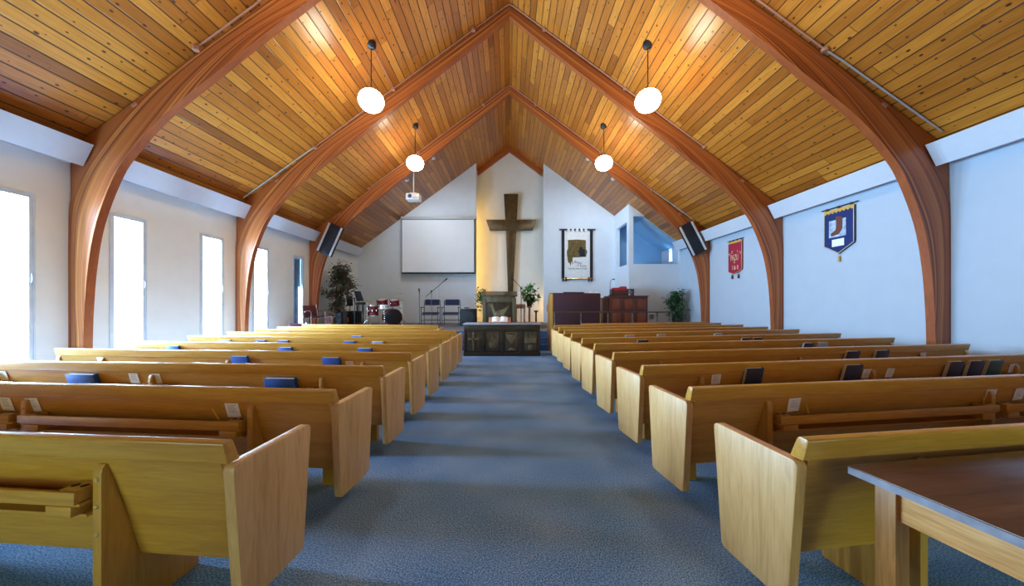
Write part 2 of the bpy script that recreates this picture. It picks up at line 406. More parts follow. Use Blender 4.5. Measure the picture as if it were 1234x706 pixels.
# ceiling: two thick slopes with board coordinates in the UV map
bm = BM(); uvl = bm.loops.layers.uv.new('UVMap')
nrm = math.sqrt(1 + SL * SL)
for s in (-1, 1):
    xs = [0, 7.55]
    lo = [[bm.verts.new((s * x, y, RZ - SL * x)) for x in xs] for y in (YR - 0.2, YN + 0.15)]
    hi = [[bm.verts.new((s * x, y, RZ - SL * x + 0.18)) for x in xs] for y in (YR - 0.2, YN + 0.15)]
    f = bm.faces.new((lo[0][0], lo[0][1], lo[1][1], lo[1][0]))
    for l in f.loops:
        l[uvl].uv = (abs(l.vert.co.x) * nrm + (40.0 if s > 0 else 0.0), l.vert.co.y + 20)
    bm.faces.new((hi[0][0], hi[1][0], hi[1][1], hi[0][1]))
    bm.faces.new((lo[0][1], hi[0][1], hi[1][1], lo[1][1]))
    bm.faces.new((lo[0][0], hi[0][0], hi[0][1], lo[0][1]))
    bm.faces.new((lo[1][0], lo[1][1], hi[1][1], hi[1][0]))
struct('ceiling', bm, M['ceiling'])

def holed_wall(name, x_in, x_out, y0, y1, z0, z1, holes, mat):
    """wall in a plane of constant x with rectangular openings (ya, yb, za, zb)"""
    bm = BM()
    ys = sorted({y0, y1} | {h[0] for h in holes} | {h[1] for h in holes})
    zs = sorted({z0, z1} | {h[2] for h in holes} | {h[3] for h in holes})
    def inside(y, z): return any(h[0] < y < h[1] and h[2] < z < h[3] for h in holes)
    for x in (x_in, x_out):
        for a, b in zip(ys, ys[1:]):
            for c, d in zip(zs, zs[1:]):
                if inside((a + b) / 2, (c + d) / 2): continue
                bm.faces.new([bm.verts.new(p) for p in ((x, a, c), (x, b, c), (x, b, d), (x, a, d))])
    for (a, b, c, d) in holes:
        for p, q in (((a, c), (b, c)), ((b, c), (b, d)), ((b, d), (a, d)), ((a, d), (a, c))):
            bm.faces.new([bm.verts.new(v) for v in ((x_in, p[0], p[1]), (x_in, q[0], q[1]), (x_out, q[0], q[1]), (x_out, p[0], p[1]))])
    bmesh.ops.remove_doubles(bm, verts=bm.verts[:], dist=1e-5)
    bmesh.ops.recalc_face_normals(bm, faces=bm.faces[:])
    return struct(name, bm, mat)

WZ0, WZ1 = 0.35, 3.10
WIN = [(2.75, 3.33), (4.62, 5.22), (6.24, 6.83), (8.06, 8.68), (9.70, 10.30), (11.5, 12.08)]
EAVE = ceil_z(WX) + 0.12
holed_wall('wall_left', -WX, -WX - 0.2, YR, YN + 0.1, 0, EAVE, [(a, b, WZ0, WZ1) for a, b in WIN], M['wall'])
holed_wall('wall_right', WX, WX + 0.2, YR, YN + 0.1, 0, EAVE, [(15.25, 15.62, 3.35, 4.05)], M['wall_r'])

def window(n, side, ya, yb, za, zb, blind=False):
    s = side; bm = BM(); xi = s * WX; t = 0.05
    x0, x1 = sorted((xi - s * 0.012, xi + s * 0.07))
    for (a, b, c, d) in ((ya, ya + t, za, zb), (yb - t, yb, za, zb), (ya + t, yb - t, za, za + t), (ya + t, yb - t, zb - t, zb)):
        box(bm, x0, x1, a, b, c, d, 0.006)
    if s < 0:
        for (a, b, c, d) in ((ya - 0.025, ya, za - 0.025, zb + 0.025), (yb, yb + 0.025, za - 0.025, zb + 0.025), (ya, yb, zb, zb + 0.025), (ya, yb, za - 0.025, za)):
            box(bm, -WX - 0.005, -WX + 0.016, a, b, c, d, 0.004)
    fr = struct('window_%d' % n, bm, M['alum'])
    bm = BM(); xg0, xg1 = sorted((xi + s * 0.045, xi + s * 0.051))
    box(bm, xg0, xg1, ya + t, yb - t, za + t, zb - t); obj('pane', bm, M['glass'], fr)
    if s < 0:
        bm = BM(); tube(bm, [(-WX + 0.012, yb - t * 0.5, 1.90), (-WX + 0.03, yb - t * 0.5, 1.87), (-WX + 0.03, yb - t * 0.5, 1.79), (-WX + 0.012, yb - t * 0.5, 1.76)], 0.006)
        obj('handle', bm, M['alum'], fr)
    return fr
for i, (a, b) in enumerate(WIN): window(i + 1, -1, a, b, WZ0, WZ1)
window(len(WIN) + 1, 1, 15.25, 15.62, 3.35, 4.05)
# blue roller blind half drawn in the last window
a, b = WIN[-1]
t = thing('roller_blind', 'blue blind partly covering the narrow window beside the third arch', 'blind', (-WX - 0.075, a, 0))
bm = BM(); box(bm, -0.03, 0.0, 0.0, b - a, WZ1 - 0.09, WZ1 - 0.02, 0.01); obj('housing', bm, M['alum'], t)
bm = BM(); box(bm, -0.02, -0.014, 0.02, 0.56, 2.05, WZ1 - 0.06); box(bm, -0.02, -0.014, 0.02, 0.44, 0.40, 2.05); obj('fabric', bm, M['blind'], t)
bm = BM(); box(bm, -0.024, -0.01, 0.02, 0.44, 0.385, 0.41, 0.003); obj('hem_bar', bm, M['alum'], t)

# unseen rear wall, dark to cut bounce; glazed doors added for the green light
bm = BM()
def wallpoly(x0, x1, z0=0.0):
    return [(x0, z0), (x1, z0), (x1, ceil_z(x1) + 0.02), (x0, ceil_z(x0) + 0.02)]
DX = 2.6
for p, q in ((-7.4, -DX - .95), (-DX + .95, DX - .95), (DX + .95, 7.4)):
    pts = wallpoly(p, q)
    if p < 0 < q: pts = pts[:3] + [(0, RZ + .02)] + pts[3:]
    prism(bm, pts, 'y', YR - 0.15, YR)
for c in (-DX, DX): prism(bm, wallpoly(c - .95, c + .95, 2.15), 'y', YR - 0.15, YR)
struct('wall_rear', bm, M['dark_z'])
for k, s in enumerate((-1, 1)):
    bm = BM(); x0, x1 = s * DX - 0.94, s * DX + 0.94
    for (p, q, c, d) in ((x0, x0 + 0.12, 0, 2.15), (x1 - 0.12, x1, 0, 2.15), (x0 + 0.12, x1 - 0.12, 0, 0.25), (x0 + 0.12, x1 - 0.12, 2.0, 2.15)):
        box(bm, p, q, YR - 0.09, YR - 0.045, c, d, 0.004)
    dd = struct('added_door_%d' % (k + 1), bm, M['added_door'])
    bm = BM(); box(bm, x0 + 0.12, x1 - 0.12, YR - 0.07, YR - 0.064, 0.25, 2.0); obj('pane', bm, M['glass'], dd)
    bm = BM(); hx = s * (DX - 0.88); tube(bm, [(hx, YR - 0.04, 0.9), (hx, YR, 0.9), (hx, YR, 1.2), (hx, YR - 0.04, 1.2)], 0.012); obj('handle', bm, M['chrome'], dd)

# front wall with the recessed niche
NX0, NX1 = -1.60, 1.64
bm = BM(); prism(bm, wallpoly(-7.4, NX0), 'y', YB, YB + 0.12); prism(bm, wallpoly(NX1, 7.4), 'y', YB, YB + 0.12)
struct('wall_front', bm, M['wall_f'])
bm = BM()
prism(bm, [(-2.5, 0), (2.5, 0), (2.5, ceil_z(2.5) + .02), (0, RZ + .02), (-2.5, ceil_z(2.5) + .02)], 'y', YN, YN + 0.1)
for s in (-1, 1): prism(bm, wallpoly(*sorted((s * 2.4, s * 2.5))), 'y', YB + 0.12, YN)
struct('wall_niche', bm, M['wall'])
bm = BM()
for s, x in ((-1, NX0), (1, NX1)):
    prism(bm, [(x, ceil_z(x) - 0.005), (0, RZ - 0.005), (0, RZ - 0.30), (x, ceil_z(x) - 0.30)], 'y', YN - 0.12, YN - 0.01)
struct('trim_1', bm, M['arch'])

# corner booth to the right of the front wall
BX = 5.05; BY = 14.45
bm = BM()
def bwall(p): prism(bm, p, 'y', BY, BY + 0.14)
zc = ceil_z
bwall([(BX, PF - 0.5), (WX, PF - 0.5), (WX, 3.16), (BX, 3.16)])
bwall([(BX, 3.16), (BX + 0.2, 3.16), (BX + 0.2, zc(BX + .2) + .02), (BX, zc(BX) + .02)])
bwall([(BX + 0.2, 5.19), (5.72, 5.19), (BX + 0.2, zc(BX + .2) + .02)])
bwall([(7.2, 3.16), (WX, 3.16), (WX, zc(WX) + .02), (7.2, zc(7.2) + .02)])
def bside(p): prism(bm, p, 'x', BX, BX + 0.14)
bside([(BY + 0.14, 0.07), (YB, 0.07), (YB, 3.16), (BY + 0.14, 3.16)])
bside([(BY + 0.14, 5.0), (YB, 5.0), (YB, zc(BX) + .02), (BY + 0.14, zc(BX) + .02)])
bside([(YB - 0.35, 3.16), (YB, 3.16), (YB, 5.0), (YB - 0.35, 5.0)])
bside([(BY + 0.14, 3.16), (BY + 0.24, 3.16), (BY + 0.24, 5.0), (BY + 0.14, 5.0)])
prism(bm, [(BX + 0.14, 5.19), (5.70, 5.19), (WX - .001, zc(WX) - .02), (WX - .001, zc(WX) + .03), (BX + .14, zc(BX + .14) + .02)], 'y', BY + 0.141, YB - .001)
struct('wall_booth', bm, M['wall_f'])
bm = BM(); box(bm, BX + 0.14, WX, BY + 0.14, YB, 2.9, 3.0); struct('floor_booth', bm, M['stage_carpet'])
bm = BM()
prism(bm, [(BX + .15, 3.0), (WX - .002, 3.0), (WX - .002, 4.02), (5.70, 5.185), (BX + .15, 5.185)], 'y', YB - .03, YB - .004)
prism(bm, [(BX + .15, 5.15), (5.69, 5.15), (WX - .002, zc(WX) - .07), (WX - .002, zc(WX) - .04), (5.70, 5.18), (BX + .15, 5.18)], 'y', BY + .142, YB - .031)
struct('wall_booth_tint_lining', bm, M['booth_blue'])  # lining added to carry the painted daylight blue

# stage platform and its steps
bm = BM()
prism(bm, [(-2.6, 11.1), (2.6, 11.1), (4.2, 12.35), (7.3, 12.9), (7.3, 16.4), (2.4, 16.4), (2.4, 17.25), (-2.4, 17.25), (-2.4, 16.4), (-7.3, 16.4), (-7.3, 11.25), (-4.0, 11.1)], 'z', 0, PF)
st = struct('floor_stage', bm, M['stage_carpet'])
bm = BM()
prism(bm, [(10.57, 0), (11.098, 0), (11.098, 0.57 - .002), (11.08, 0.57 - .002), (11.08, .38), (10.83, .38), (10.83, .19), (10.57, .19)], 'x', -1.9, 1.9)
struct('trim_2', bm, M['step_carpet'])

# soffit boxes along the eaves
ARCH_Y = (5.64, 9.08, 12.42); AT = 0.13
tn = 3
for s in (-1, 1):
    ends = [(YR + 0.02, ARCH_Y[0] - .01), (ARCH_Y[0] + AT + .01, ARCH_Y[1] - .01), (ARCH_Y[1] + AT + .01, ARCH_Y[2] - .01), (ARCH_Y[2] + AT + .01, 16.0 if s < 0 else 14.4)]
    for (a, b) in ends:
        bm = BM()
        prism(bm, [(s * 6.86, H + 2.64), (s * 7.04, H + 2.29), (s * 7.065, H + 2.30), (s * 7.065, H + 2.35), (s * 7.299, H + 2.35), (s * 7.299, H + 2.63)], 'y', a, b)
        struct('trim_%d' % tn, bm, M['soffit']); tn += 1
# white speaker block hiding the end of the eave box is the box end itself

# ------------------------------------------------------------------ glulam arches
IN = [(0, 7.70), (1.1, 6.80), (2.2, 5.94), (3.21, 5.13), (3.84, 4.65), (4.79, 3.90), (5.75, 3.12), (6.32, 2.49), (6.58, 2.05), (6.84, 1.35), (6.97, 0.64), (7.03, -0.08), (7.05, -0.70), (7.06, -1.419)]
OUT = [(0, 7.985), (1.3, 7.03), (2.6, 6.07), (3.9, 5.11), (5.2, 4.15), (5.9, 3.60), (6.37, 3.15), (6.80, 2.62), (7.10, 2.15), (7.27, 1.70), (7.298, 1.10), (7.298, 0.3), (7.298, -0.6), (7.298, -1.419)]
def spline(pts, n):
    out = []; m = len(pts)
    for i in range(m - 1):
        p0 = Vector(pts[max(i - 1, 0)]); p1 = Vector(pts[i]); p2 = Vector(pts[i + 1]); p3 = Vector(pts[min(i + 2, m - 1)])
        for k in range(n):
            t = k / n
            out.append(0.5 * ((2 * p1) + (p2 - p0) * t + (2 * p0 - 5 * p1 + 4 * p2 - p3) * t * t + (3 * p1 - p0 - 3 * p2 + p3) * t ** 3))
    out.append(Vector(pts[-1])); return out
II = spline(IN, 4); OO = spline(OUT, 4)
def rib_mesh(s):
    bm = BM(); uvl = bm.loops.layers.uv.new('UVMap'); n = len(II); L = 0.0; dist = [0.0]
    for a, b in zip(OO, OO[1:]): L += (b - a).length; dist.append(L)
    cols = []; K = 5
    for y in (0.0, AT):
        g = []
        for i in range(n):
            g.append([bm.verts.new((s * (OO[i].x * (1 - k / K) + II[i].x * k / K), y, H + OO[i].y * (1 - k / K) + II[i].y * k / K)) for k in range(K + 1)])
        cols.append(g)
    def uvf(vs, uvs, mi=0):
        f = bm.faces.new(vs); f.material_index = mi
        for l in f.loops: l[uvl].uv = uvs[vs.index(l.vert)]
    wid = [(OO[i] - II[i]).length for i in range(n)]
    def uvp(i, k): return (dist[i], (wid[i] * 0.6 + 0.2) * k / K + (3.0 if s > 0 else 0))
    for g in cols:
        for i in range(n - 1):
            for k in range(K):
                uvf((g[i][k], g[i + 1][k], g[i + 1][k + 1], g[i][k + 1]), (uvp(i, k), uvp(i + 1, k), uvp(i + 1, k + 1), uvp(i, k + 1)))
    for k, o in ((0, 0.0), (K, 8.02)):
        for i in range(n - 1):
            uvf((cols[0][i][k], cols[1][i][k], cols[1][i + 1][k], cols[0][i + 1][k]), ((dist[i], o), (dist[i], o + .033), (dist[i + 1], o + .033), (dist[i + 1], o)), 1)
    for i in (0, n - 1):
        uvf([cols[0][i][k] for k in range(K + 1)] + [cols[1][i][k] for k in range(K, -1, -1)], [(0, .01 * k) for k in range(2 * K + 2)])
    bmesh.ops.recalc_face_normals(bm, faces=bm.faces[:])
    return finish(bm, 'rib', [M['arch'], M['arch_face']], 30)
RIB = {s: rib_mesh(s) for s in (-1, 1)}
def filler_mesh(s):
    bm = BM()
    prism(bm, [(s * 5.88, H + 3.62), (s * 6.28, H + 3.345), (s * 7.2, H + 2.66), (s * 7.285, H + 2.5), (s * 7.285, H + 1.75), (s * 7.10, H + 2.1), (s * 6.6, H + 2.85), (s * 6.1, H + 3.38)], 'y', 0.02, AT - 0.02)
    return finish(bm, 'filler_block', M['arch'])
FIL = {s: filler_mesh(s) for s in (-1, 1)}
def cap_mesh(s):
    bm = BM(); c = Vector((s * 6.22, 0.065, H + 3.33))
    m = Matrix.Translation(c) @ Matrix.Rotation(s * math.atan(SL), 4, 'Y')
    box(bm, -0.05, 0.05, -0.075, 0.0, -0.05, 0.0, 0.005, mat=m)
    return finish(bm, 'end_block', M['copper'])
CAP = {s: cap_mesh(s) for s in (-1, 1)}
for i, (y, lab) in enumerate(zip(ARCH_Y, ('laminated orange timber arch nearest the viewer, cut off by the picture top', 'middle laminated timber arch with glowing globes hanging in front of it', 'smallest laminated timber arch nearest the stage, carrying two black loudspeakers'))):
    t = thing('timber_arch', lab, 'arch', (0, y, 0), group='laminated timber arches')
    for s in (-1, 1):
        link('rib', RIB[s], t); link('filler_block', FIL[s], t); link('end_block', CAP[s], t)

# conduits with junction boxes along the tops of the arches
def ceilpt(s, a, y, off=0.02): return (s * a, y, RZ - SL * a - off)
def junction(parent, p, r=0.05):
    bm = BM(); lathe(bm, [(0, -0.03), (r, -0.03), (r * 1.05, 0), (r, 0.03), (0, 0.03)], 8, p); obj('junction_box', bm, M['copper'], parent, smooth=30)
def conduit(label, y, boxes, end_a, sides):
    t = thing('electrical_conduit', label, 'conduit', (0, 0, 0), group='conduits along the arches')
    bm = BM(); pts = []
    A = [boxes[0][-1], boxes[1][-1]]
    Lp = [ceilpt(-1, a, y, 0.03) for a in sorted([0.12, 1.0, 2.0, A[0]], reverse=True)]
    Rp = [ceilpt(1, a, y, 0.03) for a in sorted([0.12, 1.0, 2.0, A[1]])]
    tube(bm, Lp + [(0, y, RZ - 0.06)] + Rp, 0.016, 6); obj('pipe', bm, M['copper'], t)
    for s, a0 in ((-1, A[0]), (1, A[1])):
        if s not in sides: continue
        bm = BM(); tube(bm, [ceilpt(s, a0, y, 0.03), ceilpt(s, a0 + 0.25, y - 0.02, 0.03), ceilpt(s, end_a, y - 0.05, 0.03)], 0.014, 6)
        obj('lower_pipe', bm, M['conduit'], t)
    for s, lst in ((-1, boxes[0]), (1, boxes[1])):
        for a in lst: junction(t, ceilpt(s, a, y, 0.04))
    return t
YC = [a - 0.07 for a in ARCH_Y]
conduit('brown conduit with boxes along the top of the nearest arch', YC[0], ([2.2, 5.12], [2.2, 5.15]), 7.0, (1,))
conduit('brown conduit with boxes along the top of the middle arch', YC[1], ([0.95, 3.07, 5.15], [0.92, 3.05, 5.15]), 7.0, (-1,))
conduit('brown conduit with boxes along the top of the arch nearest the stage', YC[2], ([0.95, 3.3, 5.1], [0.95, 3.3, 5.15]), 6.6, (1,))

# ------------------------------------------------------------------ pendant globes
GR = 0.27
bm = BM(); prof = [(0.0, -GR)] + [(GR * math.sin(PI * k / 18), -GR * math.cos(PI * k / 18)) for k in range(1, 18)] + [(0.0, GR)]
lathe(bm, prof, 28); bmesh.ops.scale(bm, vec=(1, 1, 0.86), verts=bm.verts[:]); GLOBE = finish(bm, 'globe', M['globe'], 180)
def pendant(s, x, y, zglobe, label):
    t = thing('pendant_globe_lamp', label, 'lamp', (s * x, y, zglobe), group='opal globe pendant lamps')
    zt = ceil_z(x) - zglobe
    link('globe', GLOBE, t)
    bm = BM(); tube(bm, [(0, 0, GR), (0, 0, zt - 0.1)], 0.011, 6); obj('stem', bm, M['blackm'], t)
    bm = BM(); lathe(bm, [(0, -0.02), (0.075, -0.02), (0.08, 0.02), (0.03, 0.06), (0, 0.07)], 14, (0, 0, GR * 0.86 - 0.02)); obj('fitter', bm, M['blackm'], t)
    m = Matrix.Translation((0, 0, zt)) @ Matrix.Rotation(s * math.atan(SL), 4, 'Y')
    bm = BM(); lathe(bm, [(0, 0.0), (0.1, 0.0), (0.105, -0.03), (0.06, -0.1), (0.02, -0.13), (0, -0.13)], 16, mat=m); obj('canopy', bm, M['blackm'], t)
    bm = BM()
    tube(bm, [(0, 0.05, zt - 0.02), (0, YC_for(y) - y, zt - 0.02)], 0.012, 6); obj('feed_pipe', bm, M['copper'], t)
def YC_for(y): return min([c for c in YC if c > y - 0.3] or [y + .5])
for s, near in ((-1, 'window'), (1, 'banner')):
    pendant(s, 3.05, 7.52, 5.92, 'large glowing globe pendant before the middle arch, %s side' % near)
    pendant(s, 3.03, 10.95, 5.97, 'smaller glowing globe pendant before the farthest arch, %s side' % near)
for s in (-1, 1):
    for y in (4.1,):
        pendant(s, 3.05, y, 5.92, 'glowing globe pendant above the back pews, out of the picture')

# ------------------------------------------------------------------ pews
PEW = {}
def panel_mesh():
    bm = BM(); p = rounded([(0.028, 0.755), (0.515, 0.765), (0.455, 0.11), (0.075, 0.11)], [0.035, 0.035, 0.03, 0.02])
    prism(bm, p, 'x', -0.025, 0.025, 0.004); return finish(bm, 'end_panel', M['oak_panel'], 35)
PANEL = panel_mesh()
def support_mesh():
    bm = BM()
    p = [(0.02, 0), (0.02, 0.70), (0.024, 0.722), (0.034, 0.735), (0.044, 0.735), (0.165, 0.285), (0.165, 0.262), (0.192, 0.385), (0.47, 0.408), (0.44, 0)]
    prism(bm, p, 'x', -0.021, 0.021, 0.003); return finish(bm, 'support', M['oak_z'], 35)
SUPPORT = support_mesh()
def capmesh():
    bm = BM(); m = Matrix.Rotation(PI / 2, 4, 'X'); lathe(bm, [(0.011, 0), (0.010, 0.004), (0.006, 0.007), (0, 0.008)], 10, mat=m); return finish(bm, 'screw_cap', M['brass_cap'], 60)
SCREW = capmesh()
def foot_mesh():
    bm = BM(); box(bm, -0.045, 0.045, 0.42, 0.48, 0.0, 0.405, 0.004); return finish(bm, 'leg', M['oak_y'], 35)
FOOT = foot_mesh()
def pew_meshes(L, sd):
    key = (round(L, 2), sd)
    if key in PEW: return PEW[key]
    d = {}
    def X(a, b): return sorted((sd * a, sd * b))
    bm = BM(); x0, x1 = X(0.0, L)
    prism(bm, rounded([(-0.002, 0.858), (0.045, 0.862), (0.082, 0.762), (0.022, 0.762)], [0.014, 0.016, 0.006, 0.006], 4), 'x', x0, x1, 0.003)
    d['top_rail'] = finish(bm, 'top_rail', M['oak_rail'], 35)
    bm = BM(); x0, x1 = X(0.045, L - 0.045)
    prism(bm, [(0.034, 0.765), (0.060, 0.765), (0.125, 0.60), (0.190, 0.268), (0.165, 0.262), (0.098, 0.545)], 'x', x0, x1)
    d['backrest'] = finish(bm, 'backrest', M['oak_x'], 50)
    bm = BM(); prism(bm, rounded([(0.17, 0.385), (0.15, 0.415), (0.49, 0.445), (0.505, 0.43), (0.49, 0.41)], [0, 0.0, 0.012, 0.012, 0.006], 3), 'x', x0, x1)
    d['seat'] = finish(bm, 'seat', M['oak_x'], 35)
    PEW[key] = d; return d
def rack_mesh(w):
    bm = BM()
    box(bm, 0, w, -0.030, -0.012, 0.588, 0.642, 0.004); box(bm, 0, w, -0.013, 0.088, 0.575, 0.588, 0.002)
    for x in (0.03, w - 0.15): box(bm, x, x + 0.12, -0.020, 0.10, 0.53, 0.576, 0.003)
    box(bm, 0, w, 0.01, 0.105, 0.520, 0.531)
    return finish(bm, 'book_rack', M['oak_x'], 35)
def cup_mesh():
    bm = BM(); box(bm, -0.045, 0.045, -0.011, 0.068, 0.589, 0.643, 0.003, mi=0)
    for x in (-0.022, 0.022): lathe(bm, [(0, 0.6436), (0.015, 0.6436), (0.015, 0.642)], 12, (x, 0.028, 0), mi=1)
    return finish(bm, 'cup_holder', [M['oak_x'], M['hole']], 35)
CUP = cup_mesh(); RACK = {}
ROWS = {}
def pew(key, sd, X0, d, deg, L, fins, label, detail):
    rz = sd * math.radians(deg)
    t = thing('church_pew', label, 'pew', (X0 * sd, d, 0), rz, group='oak pews in rows either side of the aisle')
    ms = pew_meshes(L, sd)
    for k in ('top_rail', 'backrest', 'seat'): link(k, ms[k], t)
    for x in (0.005, L - 0.005): link('end_panel', PANEL, t, (sd * x, 0, 0))
    for x in (0.30, L - 0.30): link('leg', FOOT, t, (sd * x, 0, 0))
    for f in fins:
        sp = link('support', SUPPORT, t, (sd * f, 0, 0))
        if detail:
            for z in (0.675, 0.56, 0.44): link('screw_cap', SCREW, sp, (0, 0.02, z))
    for a, b in zip(fins, fins[1:]):
        w = round(b - a - 0.07, 3)
        if w not in RACK: RACK[w] = rack_mesh(w)
        r = link('book_rack', RACK[w], t, (min(sd * (a + 0.035), sd * (b - 0.035)), 0, 0))
        if detail:
            for x in (0.055, w - 0.055): link('cup_holder', CUP, r, (x, 0, 0))
    if fins and detail:                                   # short rack beyond the last support
        w = round(L - 0.1 - fins[-1], 3)
        if w not in RACK: RACK[w] = rack_mesh(w)
        r = link('book_rack', RACK[w], t, (min(sd * (fins[-1] + 0.035), sd * (fins[-1] + 0.035 + w)), 0, 0))
        link('cup_holder', CUP, r, (0.055 if sd > 0 else w - 0.055, 0, 0))
    ROWS[key] = (X0 * sd, d, rz, sd, L)
    return t
ORD = ['', 'first', 'second', 'third', 'fourth', 'fifth', 'sixth', 'seventh', 'eighth', 'ninth', 'tenth', 'eleventh']
RD = [1.415, 2.31, 3.15, 4.03, 4.93, 5.77, 6.75, 7.65, 8.5, 9.45, 10.33]
RT = [8, 8.2, 9, 9.4, 10, 11, 11.8, 12.3, 13.0, 13.5, 13.5]
for i, (d, th) in enumerate(zip(RD, RT)):
    L = 5.5 if i < 6 else 5.6
    fins = [0.62, 2.63, 4.64]; X0 = 1.24
    if i == 10: X0 = 2.2; L = 4.5; fins = [0.62, 2.2, 3.8]
    lab = 'oak pew on the banner side, %s row counted from the wooden table' % ORD[i + 1]
    if i == 10: lab = 'short frontmost oak pew on the banner side, facing the piano'
    pew(('R', i + 1), 1, X0, d, th, L, fins, lab, i < 3)
LD = [1.385, 2.24, 3.12, 4.0, 4.85, 5.78, 6.62, 7.5, 8.5, 9.55]
for i, d in enumerate(LD):
    L = 4.75; fins = [0.6, 2.35, 4.1]; X0 = 1.165
    if i >= 8: X0 = 2.0; L = 4.05; fins = [0.6, 2.0, 3.4]
    lab = 'oak pew on the window side, %s row counted from the viewer' % ORD[i + 1]
    if i == 9: lab = 'short frontmost oak pew on the window side, before the drums'
    if i == 8: lab = 'short oak pew on the window side, second from the stage'
    pew(('L', i + 1), -1, X0, d, [4.8, 4.8, 4.6, 5, 5.6, 5.4, 5.8, 5, 5, 5][i], L, fins, lab, i < 3)

def on_row(key, ly, lz, px):
    """inset along the row at which a point lands on picture column px"""
    X0, d, rz, sd, L = ROWS[key]; lo, hi = 0.0, L + 1.5
    def col(s):
        lx = sd * s; x = X0 + lx * math.cos(rz) - ly * math.sin(rz); y = d + lx * math.sin(rz) + ly * math.cos(rz)
        return CX + F * x / y
    for _ in range(40):
        m = (lo + hi) / 2
        if (col(m) - px) * sd < 0: lo = m
        else: hi = m
    return (lo + hi) / 2
def row_matrix(key):
    X0, d, rz, sd, L = ROWS[key]
    return Matrix.Translation((X0, d, 0)) @ Matrix.Rotation(rz, 4, 'Z')
BOOK = {}
def book_meshes(w, h, th, cov):
    k = (w, h, th, cov)
    if k in BOOK: return BOOK[k]
    bm = BM(); c = 0.004
    box(bm, -w / 2, w / 2, -th, -th + c, 0, h, 0.001); box(bm, -w / 2, w / 2, -c, 0, 0, h, 0.001)
    box(bm, w / 2 - c, w / 2 + 0.002, -th, 0, 0, h, 0.001)
    a = finish(bm, 'hymnal', M[cov], 35)
    bm = BM(); box(bm, -w / 2 + 0.005, w / 2 - c, -th + c, -c, 0.004, h - 0.005); b = finish(bm, 'pages', M['paper'])
    BOOK[k] = (a, b); return BOOK[k]
def hymnal(key, px, cov, label, w=0.19, h=0.215, th=0.042, lean=13.5, roll=0, s=None, zb=0.591):
    m0, m1 = book_meshes(w, h, th, cov)
    yb = 0.085
    if s is None: s = on_row(key, yb - 0.03, 0.72, px)
    sd = ROWS[key][3]
    o = link('hymnal', m0); link('pages', m1, o)
    o.matrix_world = row_matrix(key) @ Matrix.Translation((sd * s, yb - 0.012, zb)) @ Matrix.Rotation(math.radians(lean), 4, 'X')
    tag(o, label, 'book', 'hymnals in the pew racks')
    return o
bm = BM(); box(bm, -0.05, 0.05, -0.0015, 0, 0, 0.105, mi=0)
for k in range(5): box(bm, -0.03, 0.03 - 0.01 * (k % 2), -0.0022, -0.0016, 0.035 + 0.013 * k, 0.039 + 0.013 * k, mi=1)
CARD = finish(bm, 'visitor_card', [M['card'], M['ink']])
def card(key, px, label, zb=0.625, lean=14):
    s = on_row(key, 0.05, 0.7, px); sd = ROWS[key][3]
    o = link('visitor_card', CARD)
    o.matrix_world = row_matrix(key) @ Matrix.Translation((sd * s, 0.062, zb + 0.0195)) @ Matrix.Rotation(math.radians(lean), 4, 'X') @ Matrix.Rotation(math.radians(random.uniform(-4, 4)), 4, 'Y')
    tag(o, label, 'card', 'white cards in the pew racks')
bm = BM(); tube(bm, [(0, 0, 0), (0, 0, 0.085)], 0.0045, 6); PENCIL = finish(bm, 'pencil', M['pencil'])
def pencil(key, px, label):
    s = on_row(key, 0.02, 0.67, px); sd = ROWS[key][3]
    o = link('pencil', PENCIL)
    o.matrix_world = row_matrix(key) @ Matrix.Translation((sd * s, 0.0, 0.645)) @ Matrix.Rotation(math.radians(-25), 4, 'Y') @ Matrix.Rotation(math.radians(8), 4, 'X')
    tag(o, label, 'pencil', 'pencils in the pew racks')

books = [
 (('L', 3), 104, 'blue_book', 0.30, 0.155), (('L', 3), 341, 'blue_book', 0.30, 0.15),
 (('L', 4), 293, 'blue_book', 0.21, 0.215), (('L', 4), 402, 'blue_book', 0.21, 0.215),
 (('L', 5), 213, 'blue_book', 0.20, 0.215), (('L', 5), 347, 'blue_book', 0.20, 0.215), (('L', 5), 442, 'blue_book', 0.20, 0.215),
 (('L', 6), 275, 'grey_book', 0.20, 0.215), (('L', 6), 317, 'blue_book', 0.20, 0.215), (('L', 6), 344, 'blue_book', 0.20, 0.215), (('L', 6), 423, 'blue_book', 0.20, 0.215), (('L', 6), 457, 'grey_book', 0.20, 0.215),
 (('L', 7), 432, 'blue_book', 0.21, 0.225), (('L', 8), 320, 'grey_book', 0.2, 0.225), (('L', 8), 345, 'blue_book', 0.2, 0.225),
 (('R', 3), 903, 'navy_book', 0.185, 0.23), (('R', 3), 1021, 'navy_book', 0.2, 0.23), (('R', 3), 1143, 'navy_book', 0.19, 0.23), (('R', 3), 1167, 'navy_book', 0.19, 0.23), (('R', 3), 1190, 'teal_book', 0.19, 0.23),
 (('R', 4), 1022, 'navy_book', 0.21, 0.225), (('R', 4), 1057, 'navy_book', 0.21, 0.225),
 (('R', 5), 970, 'navy_book', 0.19, 0.225), (('R', 5), 987, 'grey_book', 0.19, 0.225),
 (('R', 6), 772, 'navy_book', 0.2, 0.23), (('R', 6), 896, 'navy_book', 0.2, 0.23), (('R', 6), 910, 'navy_book', 0.2, 0.23),
 (('R', 7), 757, 'grey_book', 0.2, 0.225), (('R', 7), 795, 'grey_book', 0.2, 0.225), (('R', 7), 863, 'grey_book', 0.2, 0.225),
]
def rowname(k): return ('%s window-side pew' if k[0] == 'L' else '%s banner-side pew') % ORD[k[1]]
from collections import defaultdict
byrow = defaultdict(list)
for b in books: byrow[b[0]].append(b)
